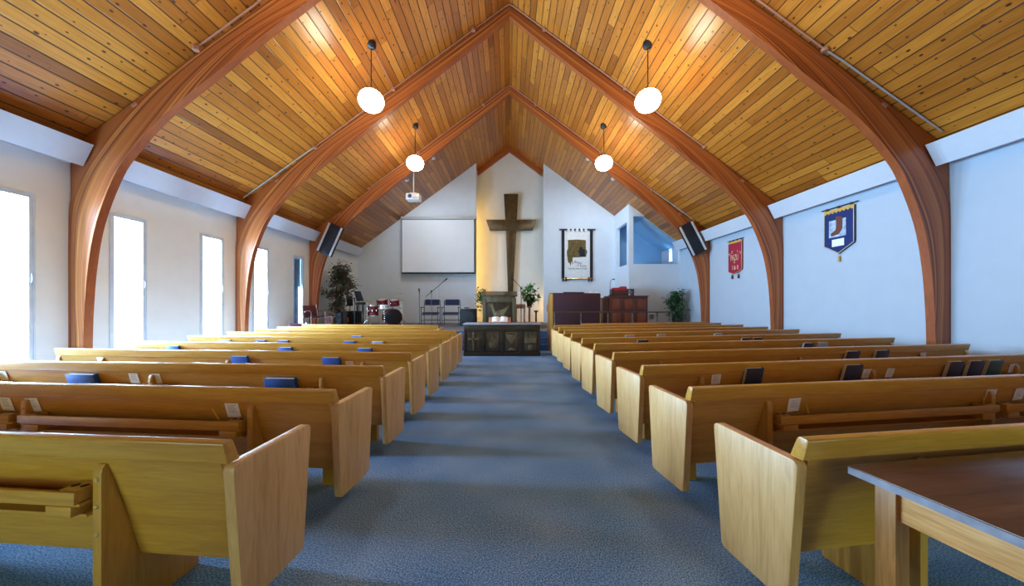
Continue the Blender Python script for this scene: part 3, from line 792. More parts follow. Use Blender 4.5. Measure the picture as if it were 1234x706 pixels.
COLN = {'blue_book': 'bright blue', 'navy_book': 'navy', 'teal_book': 'teal green', 'grey_book': 'pale grey-blue'}
for k, lst in byrow.items():
    lst.sort(key=lambda b: abs(b[1] - CX)); n = len(lst)
    for q, (kk, px, cov, w, h) in enumerate(lst):
        pos = 'only' if n == 1 else ORD[q + 1]
        lab = '%s hymnal, %s from the aisle in the rack of the %s' % (COLN[cov], pos, rowname(k))
        if n == 1: lab = '%s hymnal alone in the rack of the %s' % (COLN[cov], rowname(k))
        hymnal(kk, px, cov, lab, w, h)
cards = [(('L', 2), 8), (('L', 2), 41), (('L', 2), 281), (('L', 3), 4), (('L', 3), 162), (('L', 3), 189), (('L', 4), 122), (('L', 4), 422),
         (('R', 2), 957), (('R', 2), 1193), (('R', 2), 1228), (('R', 3), 863), (('R', 3), 1044), (('R', 3), 1072), (('R', 3), 1220), (('R', 4), 1112)]
byrow = defaultdict(list)
for c in cards: byrow[c[0]].append(c)
for k, lst in byrow.items():
    lst.sort(key=lambda c: abs(c[1] - CX))
    for q, (kk, px) in enumerate(lst):
        card(kk, px, 'white card, %s from the aisle, standing in the rack of the %s' % (ORD[q + 1], rowname(k)))
pencil(('L', 2), 267, 'yellow pencil leaning beside the card in the second window-side pew')
pencil(('R', 2), 971, 'yellow pencil beside the card nearest the aisle in the second banner-side pew')
pencil(('R', 2), 1181, 'yellow pencil before the middle card of the second banner-side pew')

# ------------------------------------------------------------------ table at the right front
t = thing('wooden_table', 'walnut-topped wooden table standing behind the nearest banner-side pew', 'table', (1.371, 1.388, 0), math.radians(8.5))
TW, TD, TZ = 1.7, 0.78, 0.77
bm = BM(); prism(bm, rounded([(0, 0), (TW, 0), (TW, -TD), (0, -TD)], 0.012), 'z', TZ - 0.005, TZ, 0.002); obj('tabletop', bm, M['walnut'], t)
bm = BM(); prism(bm, rounded([(0.0, 0.0), (TW, 0.0), (TW, -TD), (0.0, -TD)], 0.012), 'z', TZ - 0.032, TZ - 0.0052); obj('edge_band', bm, M['edge'], t)
bm = BM()
x0, x1, y0, y1 = 0.07, TW - 0.07, -TD + 0.06, -0.06
for (a, b, c, d) in ((x0 + .01, x0 + .03, y0, y1), (x1 - .03, x1 - .01, y0, y1), (x0, x1, y1 - .03, y1 - .01), (x0, x1, y0 + .01, y0 + .03)):
    box(bm, a, b, c, d, TZ - 0.165, TZ - 0.033, 0.002)
obj('apron', bm, M['pine_y'], t)
for x in (x0 + 0.025, x1 - 0.025):
    for y in (y0 + 0.025, y1 - 0.025):
        bm = BM(); prism(bm, [(-.032, -.032), (.032, -.032), (.032, .032), (-.032, .032)], 'z', 0, TZ - 0.033, 0.004); obj('leg', bm, M['pine_z'], t, (x, y, 0))

# ------------------------------------------------------------------ communion table
AL, AR, AY = -1.27, 0.85, 9.49
t = thing('communion_table', 'dark carved communion table standing at the end of the aisle', 'table', ((AL + AR) / 2, AY, 0))
w = (AR - AL) / 2
bm = BM(); box(bm, -w - .03, w + .03, -0.03, 0.66, 0.87, 0.905, 0.008); obj('tabletop', bm, M['edge'], t)
bm = BM(); box(bm, -w, w, 0.03, 0.62, 0.0, 0.87, 0.004)
box(bm, -w - .01, w + .01, 0.0, 0.05, 0.0, 0.11, 0.006); box(bm, -w, w, 0.0, 0.04, 0.70, 0.87, 0.004)
pw = 2 * w / 4
for k in range(5):
    x = -w + k * pw; a = max(-w, x - 0.06); b = min(w, x + 0.06); box(bm, a, b, 0.0, 0.04, 0.10, 0.71, 0.004)
obj('cabinet', bm, M['dark_x'], t)
def relief(kind, x):
    bm = BM(); D = 0.012
    box(bm, -0.19, 0.19, 0.022, 0.034, 0.13, 0.69, 0.003)
    o = obj('carved_panel', bm, M['relief'], t, (x, 0, 0)); o['label'] = 'carved %s panel' % kind; bm = BM()
    if kind == 'cross':
        box(bm, -0.028, 0.028, 0.0, 0.03, 0.15, 0.66, 0.006); box(bm, -0.15, 0.15, 0.0, 0.03, 0.44, 0.50, 0.006)
        box(bm, -0.018, 0.018, -0.01, 0.01, 0.55, 0.63, 0.006)
    elif kind == 'wheat':
        for k in range(3):
            m = Matrix.Translation((0.0 + 0.03 * k, 0.02, 0.36 + 0.05 * k)) @ Matrix.Rotation(math.radians(-52 + 6 * k), 4, 'Y')
            box(bm, -0.018, 0.018, -0.014, 0.006, -0.14, 0.14, 0.008, mat=m)
        lathe(bm, [(0.0, 0.03), (0.06, 0.012), (0.12, 0.0)], 18, mat=Matrix.Translation((0.0, 0.024, 0.32)) @ Matrix.Rotation(PI / 2, 4, 'X'))
    elif kind == 'chalice':
        prof = [(0.0, 0.16), (0.10, 0.16), (0.09, 0.19), (0.022, 0.24), (0.018, 0.34), (0.05, 0.38), (0.125, 0.50), (0.14, 0.60), (0, 0.60)]
        m = Matrix.Translation((0, 0.026, 0)) @ Matrix.Scale(0.18, 4, (0, 1, 0)); lathe(bm, prof, 24, mat=m)
        tube(bm, [(0.17 * math.cos(a), 0.018, 0.60 + 0.06 * math.sin(a)) for a in [PI * k / 10 for k in range(11)]], 0.012, 6)
    else:
        p = [(-0.16, 0.40), (0.16, 0.40), (0.17, 0.56), (0.10, 0.47), (0.08, 0.58), (0.03, 0.48), (0.0, 0.62), (-0.03, 0.48), (-0.08, 0.58), (-0.10, 0.47), (-0.17, 0.56)]
        prism(bm, p, 'y', 0.008, 0.03, 0.003); box(bm, -0.17, 0.17, 0.002, 0.03, 0.36, 0.40, 0.005)
        lathe(bm, [(0.0, 0.024), (0.05, 0.014), (0.09, 0.0)], 16, mat=Matrix.Translation((0.0, 0.026, 0.24)) @ Matrix.Rotation(PI / 2, 4, 'X'))
    obj('motif', bm, M['relief_l'], o)
for k, kind in enumerate(('cross', 'wheat', 'chalice', 'crown')): relief(kind, -w + (k + 0.5) * pw)

t = thing('open_bible', 'open white-paged book on a brown stand on the communion table', 'book', (0.0 - 0.28, 9.78, 0.905))
bm = BM(); box(bm, -0.33, 0.33, -0.04, 0.22, 0.0, 0.012, 0.003)
m = Matrix.Translation((0, -0.02, 0.012)) @ Matrix.Rotation(math.radians(32), 4, 'X'); box(bm, -0.32, 0.32, 0, 0.26, 0, 0.012, 0.003, mat=m); obj('stand', bm, M['copper'], t)
bm = BM()
m = Matrix.Translation((0, -0.025, 0.028)) @ Matrix.Rotation(math.radians(32), 4, 'X')
for s in (-1, 1):
    prof = [(0, 0.0), (s * 0.05, 0.035), (s * 0.14, 0.028), (s * 0.22, 0.012), (s * 0.225, 0.0)]
    prism(bm, prof, 'y', 0.005, 0.24, mat=m)
obj('pages', bm, M['card'], t)

# ------------------------------------------------------------------ pulpit
t = thing('pulpit', 'dark carved wooden pulpit standing on the stage below the cross', 'pulpit', (-0.36, 12.2, PF))
bm = BM(); box(bm, -0.58, 0.58, 0, 0.6, 0, 1.16, 0.01); box(bm, -0.61, 0.61, -0.02, 0.62, 0, 0.1, 0.01)
for (a, b, c, d) in ((-.6, -.47, .1, 1.1), (.47, .6, .1, 1.1), (-.47, .47, .95, 1.16), (-.47, .47, .1, .2)): box(bm, a, b, -0.03, 0.02, c, d, 0.01)
obj('cabinet', bm, M['pulpit'], t)
bm = BM(); box(bm, -0.46, 0.46, -0.012, 0.02, 0.21, 0.94, 0.004)
o = obj('carved_panel', bm, M['dark_z'], t); o['label'] = 'carved dove panel'; bm = BM()
prism(bm, [(-0.34, 0.86), (-0.24, 0.92), (-0.14, 0.62), (0.06, 0.68), (0.36, 0.82), (0.18, 0.52), (0.26, 0.40), (0.02, 0.46), (-0.16, 0.36), (-0.22, 0.5)], 'y', -0.03, -0.008, 0.006)
obj('motif', bm, M['relief_l'], o)
bm = BM(); prism(bm, [(-0.06, 1.16), (0.64, 1.16), (0.64, 1.33), (0.55, 1.36), (-0.06, 1.20)], 'x', -0.64, 0.64, 0.008)
obj('lectern_top', bm, M['dark_x'], t)
# ------------------------------------------------------------------ cross
def pxz(px, py, d): return px2(px, py, d)
t = thing('wooden_cross', 'large tapering dark wooden cross hanging in the lit niche', 'cross', (0.08, 16.98, H))
D = 16.98
def cp(pts): return [(px2(a, b, D)[0] - 0.08, px2(a, b, D)[1] - H) for a, b in pts]
bm = BM(); prism(bm, cp([(607.2, 233.5), (624.4, 233.5), (622.4, 277.6), (618.1, 354), (612.1, 354), (609.6, 277.6)]), 'y', 0.0, 0.10, 0.012); obj('upright', bm, M['bronze'], t)
bm = BM(); prism(bm, cp([(585.6, 264.7), (646.4, 264.7), (641.8, 277.8), (590.2, 277.8)]), 'y', -0.035, 0.07, 0.012); obj('crossbar', bm, M['bronze'], t)
bm = BM()
for z in (2.6, 4.6): box(bm, -0.04, 0.04, 0.08, YN - D - 0.001, z, z + 0.08)
obj('wall_bracket', bm, M['blackm'], t)
# niche tube lamps hidden behind the wall edges
for s, lab, z0, z1 in ((-1, 'warm tube lamp hidden behind the niche edge beside the screen', 0.75, 6.4), (1, 'warm tube lamp hidden behind the niche edge above the plant stand', 0.75, 1.9)):
    t = thing('tube_lamp', lab, 'lamp', (s * 2.05, 16.62, 0), group='tube lamps in the niche')
    bm = BM(); tube(bm, [(0, 0, z0), (0, 0, z1)], 0.025, 10); obj('tube', bm, M['tube'], t)
    bm = BM()
    for z in (z0, z1): box(bm, -0.04, 0.04, -0.10, 0.03, z - 0.03, z + 0.03, 0.005)
    obj('socket', bm, M['plastic_w'], t)

# ------------------------------------------------------------------ projection screen and projector
D = 16.15; x0, z1 = px2(484, 264.5, D); x1, z0 = px2(572.5, 328.5, D)
t = thing('projection_screen', 'wide white projection screen hanging beside the niche', 'screen', ((x0 + x1) / 2, D, z0))
w = (x1 - x0) / 2; h = z1 - z0
bm = BM(); box(bm, -w, w, 0, 0.008, 0, h); obj('border_and_shadow', bm, M['screen_frame'], t)  # dark border sheet; its wider right strip stands for the edge shadow
bm = BM(); box(bm, -w + .02, w - .05, -0.004, 0.0, 0.02, h - 0.01); obj('canvas', bm, M['screen'], t)
bm = BM(); box(bm, -w - .03, w + .08, -0.07, 0.10, h, h + 0.13, 0.02)
for x in (-w + 0.3, w - 0.3): box(bm, x, x + 0.1, 0.10, YB - D, h + .02, h + 0.10)
obj('housing', bm, M['screen_case'], t)
bm = BM(); box(bm, -w, w, -0.03, 0.03, -0.06, 0.0, 0.012); obj('hem_bar', bm, M['blackm'], t)
bm = BM(); tube(bm, [(-0.0, 0.2, -0.06), (0.0, 0.22, -2.6)], 0.008, 6); obj('cable', bm, M['soffit'], t)

x, z = px2(498.5, 238, 13.0)
t = thing('ceiling_projector', 'white projector hanging on a pole below the ceiling near the screen', 'projector', (x, 13.0, z))
bm = BM(); box(bm, -0.26, 0.26, -0.2, 0.2, -0.13, 0.12, 0.04); obj('body', bm, M['plastic_w'], t)
bm = BM(); lathe(bm, [(0.07, -0.03), (0.075, 0.01), (0.05, 0.012), (0.0, 0.004)], 16, mat=Matrix.Translation((-0.09, -0.2, 0.0)) @ Matrix.Rotation(PI / 2, 4, 'X')); obj('lens', bm, M['lens'], t)
bm = BM(); box(bm, 0.02, 0.24, -0.206, -0.195, -0.09, -0.03, 0.002); obj('grille', bm, M['conduit'], t)
bm = BM(); tube(bm, [(0, 0, 0.12), (0, 0, ceil_z(x) - z + 0.01)], 0.022, 8); box(bm, -0.12, 0.12, -0.1, 0.1, 0.12, 0.17, 0.01); obj('pole', bm, M['plastic_w'], t)

SPOTS = []
# stage spotlights on the ceiling
for (px, py, d, nm) in ((522, 191, 13.6, 'white spotlight under the ceiling between the projector pole and ridge'), (709, 192, 13.6, 'white spotlight under the ceiling above the banner in white and black'),
                        (490, 217, 13.6, 'tiny white spotlight beside the projector pole'), (739, 216, 13.6, 'tiny spotlight under the ceiling above the corner booth')):
    k = (CX - px) / F; dd = (RZ - H - 0.14) / ((CY - py) / F + SL * abs(k)); xx = -k * dd
    t = thing('spotlight', nm, 'spotlight', (xx, dd, ceil_z(xx) - 0.14), group='small stage spotlights')
    SPOTS.append(((xx, ceil_z(xx) - 0.14), dd)); m = Matrix.Rotation(math.radians(-60), 4, 'X')
    bm = BM(); lathe(bm, [(0, -0.09), (0.04, -0.09), (0.055, 0.0), (0.065, 0.1), (0.05, 0.1), (0.0, 0.06)], 14, mat=m); obj('housing', bm, M['plastic_w'], t)
    bm = BM(); tube(bm, [(0, 0, 0), (0, 0, 0.145)], 0.012, 6); obj('arm', bm, M['plastic_w'], t)

# ------------------------------------------------------------------ hanging loudspeakers
def speaker(pts, label):
    d = 12.22; c = [Vector((px2(*p, d)[0], 0, px2(*p, d)[1])) for p in pts]       # TL TR BR BL
    cen = sum(c, Vector()) / 4; up = ((c[0] + c[1]) - (c[2] + c[3])).normalized(); hh = ((c[0] + c[1]) - (c[2] + c[3])).length / 4
    ri = ((c[1] + c[2]) - (c[0] + c[3])).normalized(); ww = ((c[1] + c[2]) - (c[0] + c[3])).length / 4
    t = thing('hanging_loudspeaker', label, 'loudspeaker', (cen.x, d, cen.z), group='loudspeakers on the third arch')
    t.rotation_euler = (0, math.atan2(up.x, up.z), 0)
    bm = BM(); prism(bm, [(-ww, 0.0), (ww, 0.0), (ww * .8, 0.19), (-ww * .8, 0.19)], 'z', -hh, hh, 0.01); obj('cabinet', bm, M['blackc'], t)
    bm = BM(); box(bm, -ww + .1, ww - .1, -0.02, 0.0, -hh + .02, hh - .16, 0.006); obj('grille', bm, M['grille'], t)
    bm = BM(); box(bm, -.05, .05, .188, .199, -.2, .2, .003); obj('wall_bracket', bm, M['blackm'], t)
    for s in (-1, 1):
        bm = BM(); box(bm, *sorted((s * (ww - .085), s * (ww - .01))), -0.03, 0.0, -hh + .02, hh - .02, 0.012); obj('side_trim', bm, M['silver'], t)
speaker(((396.5, 267), (413.8, 275), (398.5, 310), (381, 302)), 'black loudspeaker with silver edges hanging above the tall plant')
speaker(((817.5, 274), (834.5, 265.5), (852, 300.5), (835.5, 309.5)), 'black loudspeaker with silver edges hanging beside the corner booth')

# ------------------------------------------------------------------ banners
def wall_pt(px, py):                               # right wall, x = WX
    d = WX * F / (px - CX); return d, H - (py - CY) / F * d
# blue banner
dA, zA = wall_pt(994, 253); dB, zB = wall_pt(1034, 241)
t = thing('wall_banner', 'blue hanging banner with a brown figure and white label on the wall', 'banner', (WX - 0.03, (dA + dB) / 2, 3.55), -PI / 2, group='small hanging banners')
w = (dA - dB) / 2 * 0.92                           # local x runs towards the viewer along the wall, local -y into the room
bm = BM(); p = [(-w, 0), (w, 0), (w, -0.80), (0, -1.0), (-w, -0.80)]; prism(bm, p, 'y', -0.02, 0.0, 0.004); obj('cloth', bm, M['banner_blue'], t)
bm = BM(); tube(bm, [(-w - .06, -0.01, 0.04), (w + .06, -0.01, 0.04)], 0.014, 8)
for x in (-w * .8, 0, w * .8): box(bm, x - .02, x + .02, -0.024, 0.004, -0.005, 0.058)
obj('rod', bm, M['rod'], t)
bm = BM(); box(bm, -w, w, -0.026, -0.018, -0.055, 0.0, 0.002)
for k in range(8): lathe(bm, [(0.032, -0.004), (0.032, 0.004), (0, 0.004)], 10, mat=Matrix.Translation((-w + (k + .5) * w / 4, -0.023, -0.055)) @ Matrix.Rotation(PI / 2, 4, 'X'))
obj('fringe', bm, M['gold'], t)
bm = BM(); box(bm, -w * .62, w * .5, -0.026, -0.02, -0.62, -0.24, 0.001); obj('picture_patch', bm, M['sky_cloth'], t)
bm = BM(); prism(bm, rounded([(-.06, -.16), (.10, -.20), (.10, -.46), (.02, -.57), (-.16, -.59), (-.17, -.53), (-.05, -.46), (-.04, -.3)], .03), 'y', -0.032, -0.024, 0.002); obj('figure_patch', bm, M['brown_cloth'], t)
bm = BM(); box(bm, -w * .42, w * .38, -0.026, -0.02, -0.83, -0.67, 0.001); obj('text_patch', bm, M['card'], t)
bm = BM(); tube(bm, [(w - .01, -.02, 0), (w - .01, -.02, -0.79), (0, -.02, -0.985), (-w + .01, -.02, -0.79), (-w + .01, -.02, 0)], 0.009, 6); obj('cord_trim', bm, M['goldtext'], t)
bm = BM(); tube(bm, [(0, -.01, -1.0), (0, -.01, -1.06)], 0.005, 6); lathe(bm, [(0, 0), (.02, -.01), (.018, -.05), (.028, -.12), (0, -.12)], 10, (0, -.01, -1.05)); obj('tassel', bm, M['gold'], t)
# red banner
dA, zA = wall_pt(879, 287); dB, zB = wall_pt(896.5, 283)
t = thing('wall_banner', 'red hanging banner with pale gold lettering on the wall', 'banner', (WX - 0.03, (dA + dB) / 2, 3.48), -PI / 2, group='small hanging banners')
w = (dA - dB) / 2 * 0.95
bm = BM(); prism(bm, [(-w, 0), (w, 0), (w, -0.93), (w * .5, -1.02), (-w * .2, -1.06), (-w, -0.98)], 'y', -0.02, 0, 0.004); obj('cloth', bm, M['banner_red'], t)
bm = BM(); tube(bm, [(-w - .05, -0.01, 0.035), (w + .05, -0.01, 0.035)], 0.013, 8)
for x in (-w * .8, -w * .3, w * .3, w * .8): box(bm, x - .02, x + .02, -0.024, 0.004, -0.005, 0.052)
obj('rod', bm, M['rod'], t)
bm = BM(); box(bm, -w, w, -0.026, -0.018, -0.065, 0.0, 0.002); obj('fringe', bm, M['gold'], t)
bm = BM(); tube(bm, [(w - .01, -.022, -.06), (w - .01, -.022, -0.92), (w * .5, -.022, -1.01), (-w * .2, -.022, -1.05), (-w + .01, -.022, -.97)], 0.01, 6); obj('cord_trim', bm, M['gold'], t)
for k, (ch, a) in enumerate(zip('HE IS', (-.26, -.13, 0, .13, .26))):
    text('lettering', ch, 0.12, M['goldtext'], t, (a * w / .33, -0.024, -0.33 - a * a * 1.1), (PI / 2, -a * 1.3, 0))
text('lettering', 'PAZU', 0.27, M['goldtext'], t, (-0.02, -0.024, -0.54), (PI / 2, 0, 0), sx=0.55 * w / 0.33)
text('lettering', '*', 0.2, M['goldtext'], t, (-0.02, -0.024, -0.72), (PI / 2, 0, 0))
text('lettering', 'I & II', 0.2, M['goldtext'], t, (0.02, -0.024, -0.86), (PI / 2, 0, 0), sx=0.8 * w / 0.33)
for x in (-w * .45, w * .45):
    bm = BM(); tube(bm, [(x, -.01, -1.0), (x, -.01, -1.12)], 0.005, 6); lathe(bm, [(0, 0), (.025, -.01), (.022, -.05), (.034, -.13), (0, -.13)], 10, (x, -.01, -1.08)); obj('tassel', bm, M['maroon'], t)
# large banner on the front wall
D = 16.34; xc, zt = px2(695.5, 276.5, D)
t = thing('wall_hanging', 'tall black and white hanging banner with a brown picture beside the niche', 'banner', (xc, D, zt))
def loc(px, py): a, b = px2(px, py, D); return (a - xc, b - zt)
def rect(bm, p0, p1, ya, yb, bev=0.002):
    (a, b), (c, d) = loc(*p0), loc(*p1); box(bm, min(a, c), max(a, c), ya, yb, min(b, d), max(b, d), bev)
bm = BM(); tube(bm, [loc(674, 276.6)[:1] + (0, 0), loc(717.3, 276.6)[:1] + (0, 0)], 0.035, 8); obj('rod', bm, M['rod'], t)
bm = BM()
for (a, b) in ((676.8, 680.2), (711, 714.4)): rect(bm, (a, 276), (b, 336), -0.01, 0.01)
obj('black_strip', bm, M['blackc'], t)
bm = BM()
for (a, b) in ((680.4, 683), (708.2, 710.8)): rect(bm, (a, 278.5), (b, 337), -0.006, 0.012)
obj('white_strip', bm, M['white_cloth'], t)
bm = BM(); rect(bm, (683.2, 279.5), (708, 336), -0.012, 0.012)
for k in range(5): rect(bm, (683.6 + 5.2 * k, 275.3), (686.6 + 5.2 * k, 280), -0.045, 0.02)
obj('white_panel', bm, M['white_cloth'], t)
bm = BM(); pp = [loc(*p) for p in ((684.4, 289.3), (690, 289.0), (695, 288.7), (705.8, 289.4), (705.8, 300), (707.6, 303), (706, 309.5), (697, 310), (690, 310.4), (689.8, 319), (688.6, 314.5), (687.6, 320.5), (686, 316), (684.8, 317.5), (683.4, 308), (683, 303), (684.6, 299))]
prism(bm, pp, 'y', -0.022, -0.010, 0.002); obj('picture_patch', bm, M['olive_cloth'], t)
bm = BM()
prism(bm, [loc(*p) for p in ((698, 298), (701, 297), (702, 300), (704.5, 300.5), (705, 309), (698.5, 309), (698.5, 305), (695.6, 302.5), (698, 302))], 'y', -0.026, -0.02, 0.001); obj('black_patch', bm, M['blackc'], t)  # black cloth shape on the picture patch
a, b = loc(696, 316); text('lettering', 'Jesus', 0.19, M['maroon'], t, (a, -0.015, b), (PI / 2, math.radians(14), 0), shear=0.3)
a, b = loc(700.5, 320); text('lettering', 'is Lord', 0.15, M['maroon'], t, (a, -0.015, b), (PI / 2, math.radians(8), 0), shear=0.3)
a, b = loc(695.5, 323.6); text('lettering', 'I am the Vine of Truth', 0.125, M['screen_frame'], t, (a, -0.015, b), (PI / 2, 0, 0), shear=0.3, sx=0.8)
bm = BM(); (a, b), (c, d) = loc(677.5, 336), loc(714.5, 336); tube(bm, [(a, 0, b), (c, 0, b)], 0.045, 8); obj('bottom_rod', bm, M['brass'], t)
bm = BM()
for px in (678.5, 682, 709.5, 713): rect(bm, (px - 1, 334), (px + 1, 339), -0.05, 0.03)
obj('tassel', bm, M['rod'], t)

# ------------------------------------------------------------------ piano, organ and things on them
x, _ = px2(667, 0, 12.6)
t = thing('upright_piano', 'golden wood upright piano with its back draped in plum cloth', 'piano', (x, 12.55, PF), math.radians(13))
bm = BM(); W_ = 1.86
prism(bm, rounded([(0.02, 0), (0.62, 0), (0.62, 0.10), (0.52, 0.14), (0.52, 0.58), (0.66, 0.64), (0.66, 0.80), (0.52, 0.90), (0.40, 1.27), (0.02, 1.27)], .02, 3), 'x', -0.05, 0.0, 0.004); obj('side_panel', bm, M['gold_wood'], t)
bm = BM(); prism(bm, rounded([(0.02, 0), (0.62, 0), (0.62, 0.10), (0.52, 0.14), (0.52, 0.58), (0.66, 0.64), (0.66, 0.80), (0.52, 0.90), (0.40, 1.27), (0.02, 1.27)], .02, 3), 'x', W_, W_ + 0.05, 0.004); obj('side_panel', bm, M['gold_wood'], t)
bm = BM(); box(bm, 0, W_, 0.03, 0.38, 0.02, 1.25, 0.005); box(bm, 0, W_, 0.38, 0.64, 0.58, 0.78, 0.005); obj('case', bm, M['gold_wood'], t)
bm = BM(); box(bm, -0.02, W_ + .02, 0.0, 0.025, 0.62, 1.295, 0.006); box(bm, -0.02, W_ + .02, 0.0, 0.42, 1.272, 1.296, 0.006); obj('cloth', bm, M['plum'], t)
bm = BM(); box(bm, 0.0, W_, 0.008, 0.028, 0.0, 0.62, 0.004); obj('lower_cloth', bm, M['plum'], t)
def sheet(name, label, x, y, z, mat, w=0.3, d=0.22, rz=0.0, lift=0.05):
    t = thing(name, label, 'book', (x, y, z), rz)
    bm = BM()
    for s in (-1, 1): prism(bm, [(0, 0.012), (s * w * .25, 0.03 + lift * .4), (s * w * .5, 0.02), (s * w * .5, 0.008), (0, 0.004)], 'y', -d / 2, d / 2)
    obj('pages', bm, M['card'], t)
    bm = BM(); box(bm, -w / 2 - .01, w / 2 + .01, -d / 2 - .01, d / 2 + .01, 0.0, 0.006, 0.001); obj('cover', bm, M[mat], t)
sheet('open_songbook', 'open white songbook lying on top of the draped piano', 3.2, 13.06, PF + 1.297, 'conduit', 0.38, 0.25, 0.1, 0.12)
for q, (x, w) in enumerate(((2.25, 0.22), (2.62, 0.2))):
    t = thing('folded_cloth', ('folded plum cloth on the piano, %s the niche' % ('nearest' if q == 0 else 'farther from')), 'cloth', (x, 12.85 + 0.23 * (x - 2.2), PF + 1.296), group='folded cloths on the piano')
    bm = BM(); box(bm, -w, w, -0.08, 0.08, 0, 0.045, 0.02, seg=3); obj('fold', bm, M['plum'], t)

x, _ = px2(734.5, 0, 13.1)
t = thing('organ', 'dark mahogany organ with six recessed back panels beside the piano', 'organ', (x, 13.05, PF), 0)
OW = 1.45; OH = 1.21
bm = BM(); box(bm, 0, OW, 0.03, 0.75, 0, OH - 0.02, 0.005); box(bm, -0.02, OW + .03, -0.02, 0.8, OH - 0.04, OH, 0.008); obj('case', bm, M['mahog_frame'], t)
bm = BM()
for (a, b, c, d) in [(0, .05, 0, OH - .04), (OW - .05, OW, 0, OH - .04), (.45, .50, 0, OH - .04), (.95, 1.0, 0, OH - .04)]: box(bm, a, b, 0.0, 0.035, c, d, 0.004)
for (c, d) in ((0, .1), (.62, .70), (OH - .12, OH - .04)): box(bm, .05, OW - .05, 0.004, 0.035, c, d, 0.003)
obj('frame', bm, M['mahog_frame'], t)
for i in range(3):
    for (c, d) in ((.1, .62), (.70, OH - .12)):
        bm = BM(); a = .05 + i * .5 if i else .05; box(bm, [.05, .50, 1.0][i], [.45, .95, OW - .05][i], 0.022, 0.034, c, d, 0.004); obj('back_panel', bm, M['mahog'], t)
bm = BM(); box(bm, -0.22, 0.0, 0.1, 0.7, 0.0, 1.14, 0.01); obj('side_cabinet', bm, M['mahog_frame'], t)
ox = x
# crate, cloth, gooseneck on the organ
t = thing('wooden_crate', 'open mahogany crate on the organ holding red cloth', 'crate', (ox + 0.16, 13.3, PF + OH))
bm = BM(); CWW, CH_ = 0.86, 0.27
box(bm, 0, CWW, 0, 0.36, 0, 0.02); box(bm, 0, .03, 0, .36, 0, CH_, .004); box(bm, .62, .65, 0, .36, 0, CH_, .004)
box(bm, 0, .62, 0, .02, 0.02, 0.22, .004); box(bm, 0, .62, .34, .36, 0.02, 0.22, .004)
box(bm, .65, CWW, 0, .36, CH_ - .03, CH_, .004); box(bm, CWW - .03, CWW, 0, .36, 0, CH_, .004); obj('crate_body', bm, M['mahog_frame'], t)
bm = BM(); tube(bm, [(0.75 + .075 * math.cos(a), 0.02, 0.14 + .075 * math.sin(a)) for a in [2 * PI * k / 14 for k in range(14)] + [0.01]], 0.014, 6, cap=False); tube(bm, [(0.79, .02, .09), (0.77, .02, .02)], .014, 6); obj('scroll', bm, M['rod'], t)
t = thing('folded_cloth', 'bright red cloth bundled in the crate on the organ', 'cloth', (ox + 0.2, 13.33, PF + OH + 0.022))
bm = BM(); box(bm, 0, .52, 0.0, .28, 0, .30, .05, seg=3); box(bm, .30, .57, 0.02, .27, .05, .35, .06, seg=3); obj('bundle', bm, M['red_cloth'], t)
t = thing('gooseneck_microphone', 'black gooseneck microphone standing on the organ corner', 'microphone', (ox + 0.08, 13.3, PF + OH))
bm = BM(); lathe(bm, [(0, 0), (.06, 0), (.05, .03), (.012, .04), (0, .04)], 14); obj('base', bm, M['blackm'], t)
bm = BM(); tube(bm, [(0, 0, .03), (0, 0, .45), (.01, -.01, .56), (.05, -.03, .63), (.09, -.04, .64)], .009, 6); obj('neck', bm, M['blackm'], t)
bm = BM(); tube(bm, [(.08, -.038, .64), (.11, -.045, .645), (.17, -.05, .63)], [.012, .022, .02], 8); obj('head', bm, M['blackm'], t)

# altar rail in front of the piano side of the stage
t = thing('altar_rail', 'dark altar rail running along the stage edge before piano and organ', 'railing', (0, 12.38, PF))
def rx(px): return px2(px, 0, 12.38)[0]
bm = BM(); box(bm, rx(667), rx(811), -0.03, 0.03, 0.57, 0.62, 0.012); obj('top_rail', bm, M['rod'], t)
for px in (669, 700.5, 733, 762.5, 791.5, 809):
    bm = BM(); lathe(bm, [(0, 0), (.05, 0), (.05, .06), (.028, .10), (.036, .25), (.024, .40), (.04, .47), (.03, .52), (.045, .57), (0, .57)], 12, (rx(px), 0, 0)); obj('baluster', bm, M['rod'], t)

# ------------------------------------------------------------------ plants
def leaves(bm, centers, n, size, spread, rnd):
    for _ in range(n):
        c = Vector(rnd.choice(centers)) + Vector([rnd.gauss(0, spread[i]) for i in range(3)])
        dr = Vector((rnd.uniform(-1, 1), rnd.uniform(-1, 1), rnd.uniform(-0.8, 0.5))).normalized()
        sd = dr.cross(Vector((0, 0, 1)) if abs(dr.z) < .9 else Vector((1, 0, 0))).normalized(); nn = dr.cross(sd)
        s = size * rnd.uniform(.7, 1.25); w = s * .27
        P = [c, c + dr * s * .35 + sd * w, c + dr * s, c + dr * s * .35 - sd * w, c + dr * s * .4 + nn * w * .35]
        V = [bm.verts.new(p) for p in P]
        for a, b in ((0, 1), (1, 2), (2, 3), (3, 0)): bm.faces.new((V[a], V[b], V[4]))
rnd = random.Random(3)
t = thing('potted_tree', 'tall potted tree with green and burgundy leaves beside the far arch', 'plant', (-6.62, 13.25, PF))
bm = BM(); lathe(bm, [(0, 0), (.17, 0), (.22, .33), (.235, .33), (.235, .36), (.2, .36), (.19, .3), (0, .3)], 20); obj('pot', bm, M['terracotta'], t)
bm = BM()
for k in range(3): tube(bm, [(.03 * k - .03, .02 * k, .28), (.05 * k - .08, .03 * k - .02, .9), (.10 * k - .12, .02, 1.6), (.14 * k - .14, .05 * k - .05, 2.1)], [.025, .02, .016, .008], 6)
obj('trunk', bm, M['bark'], t)
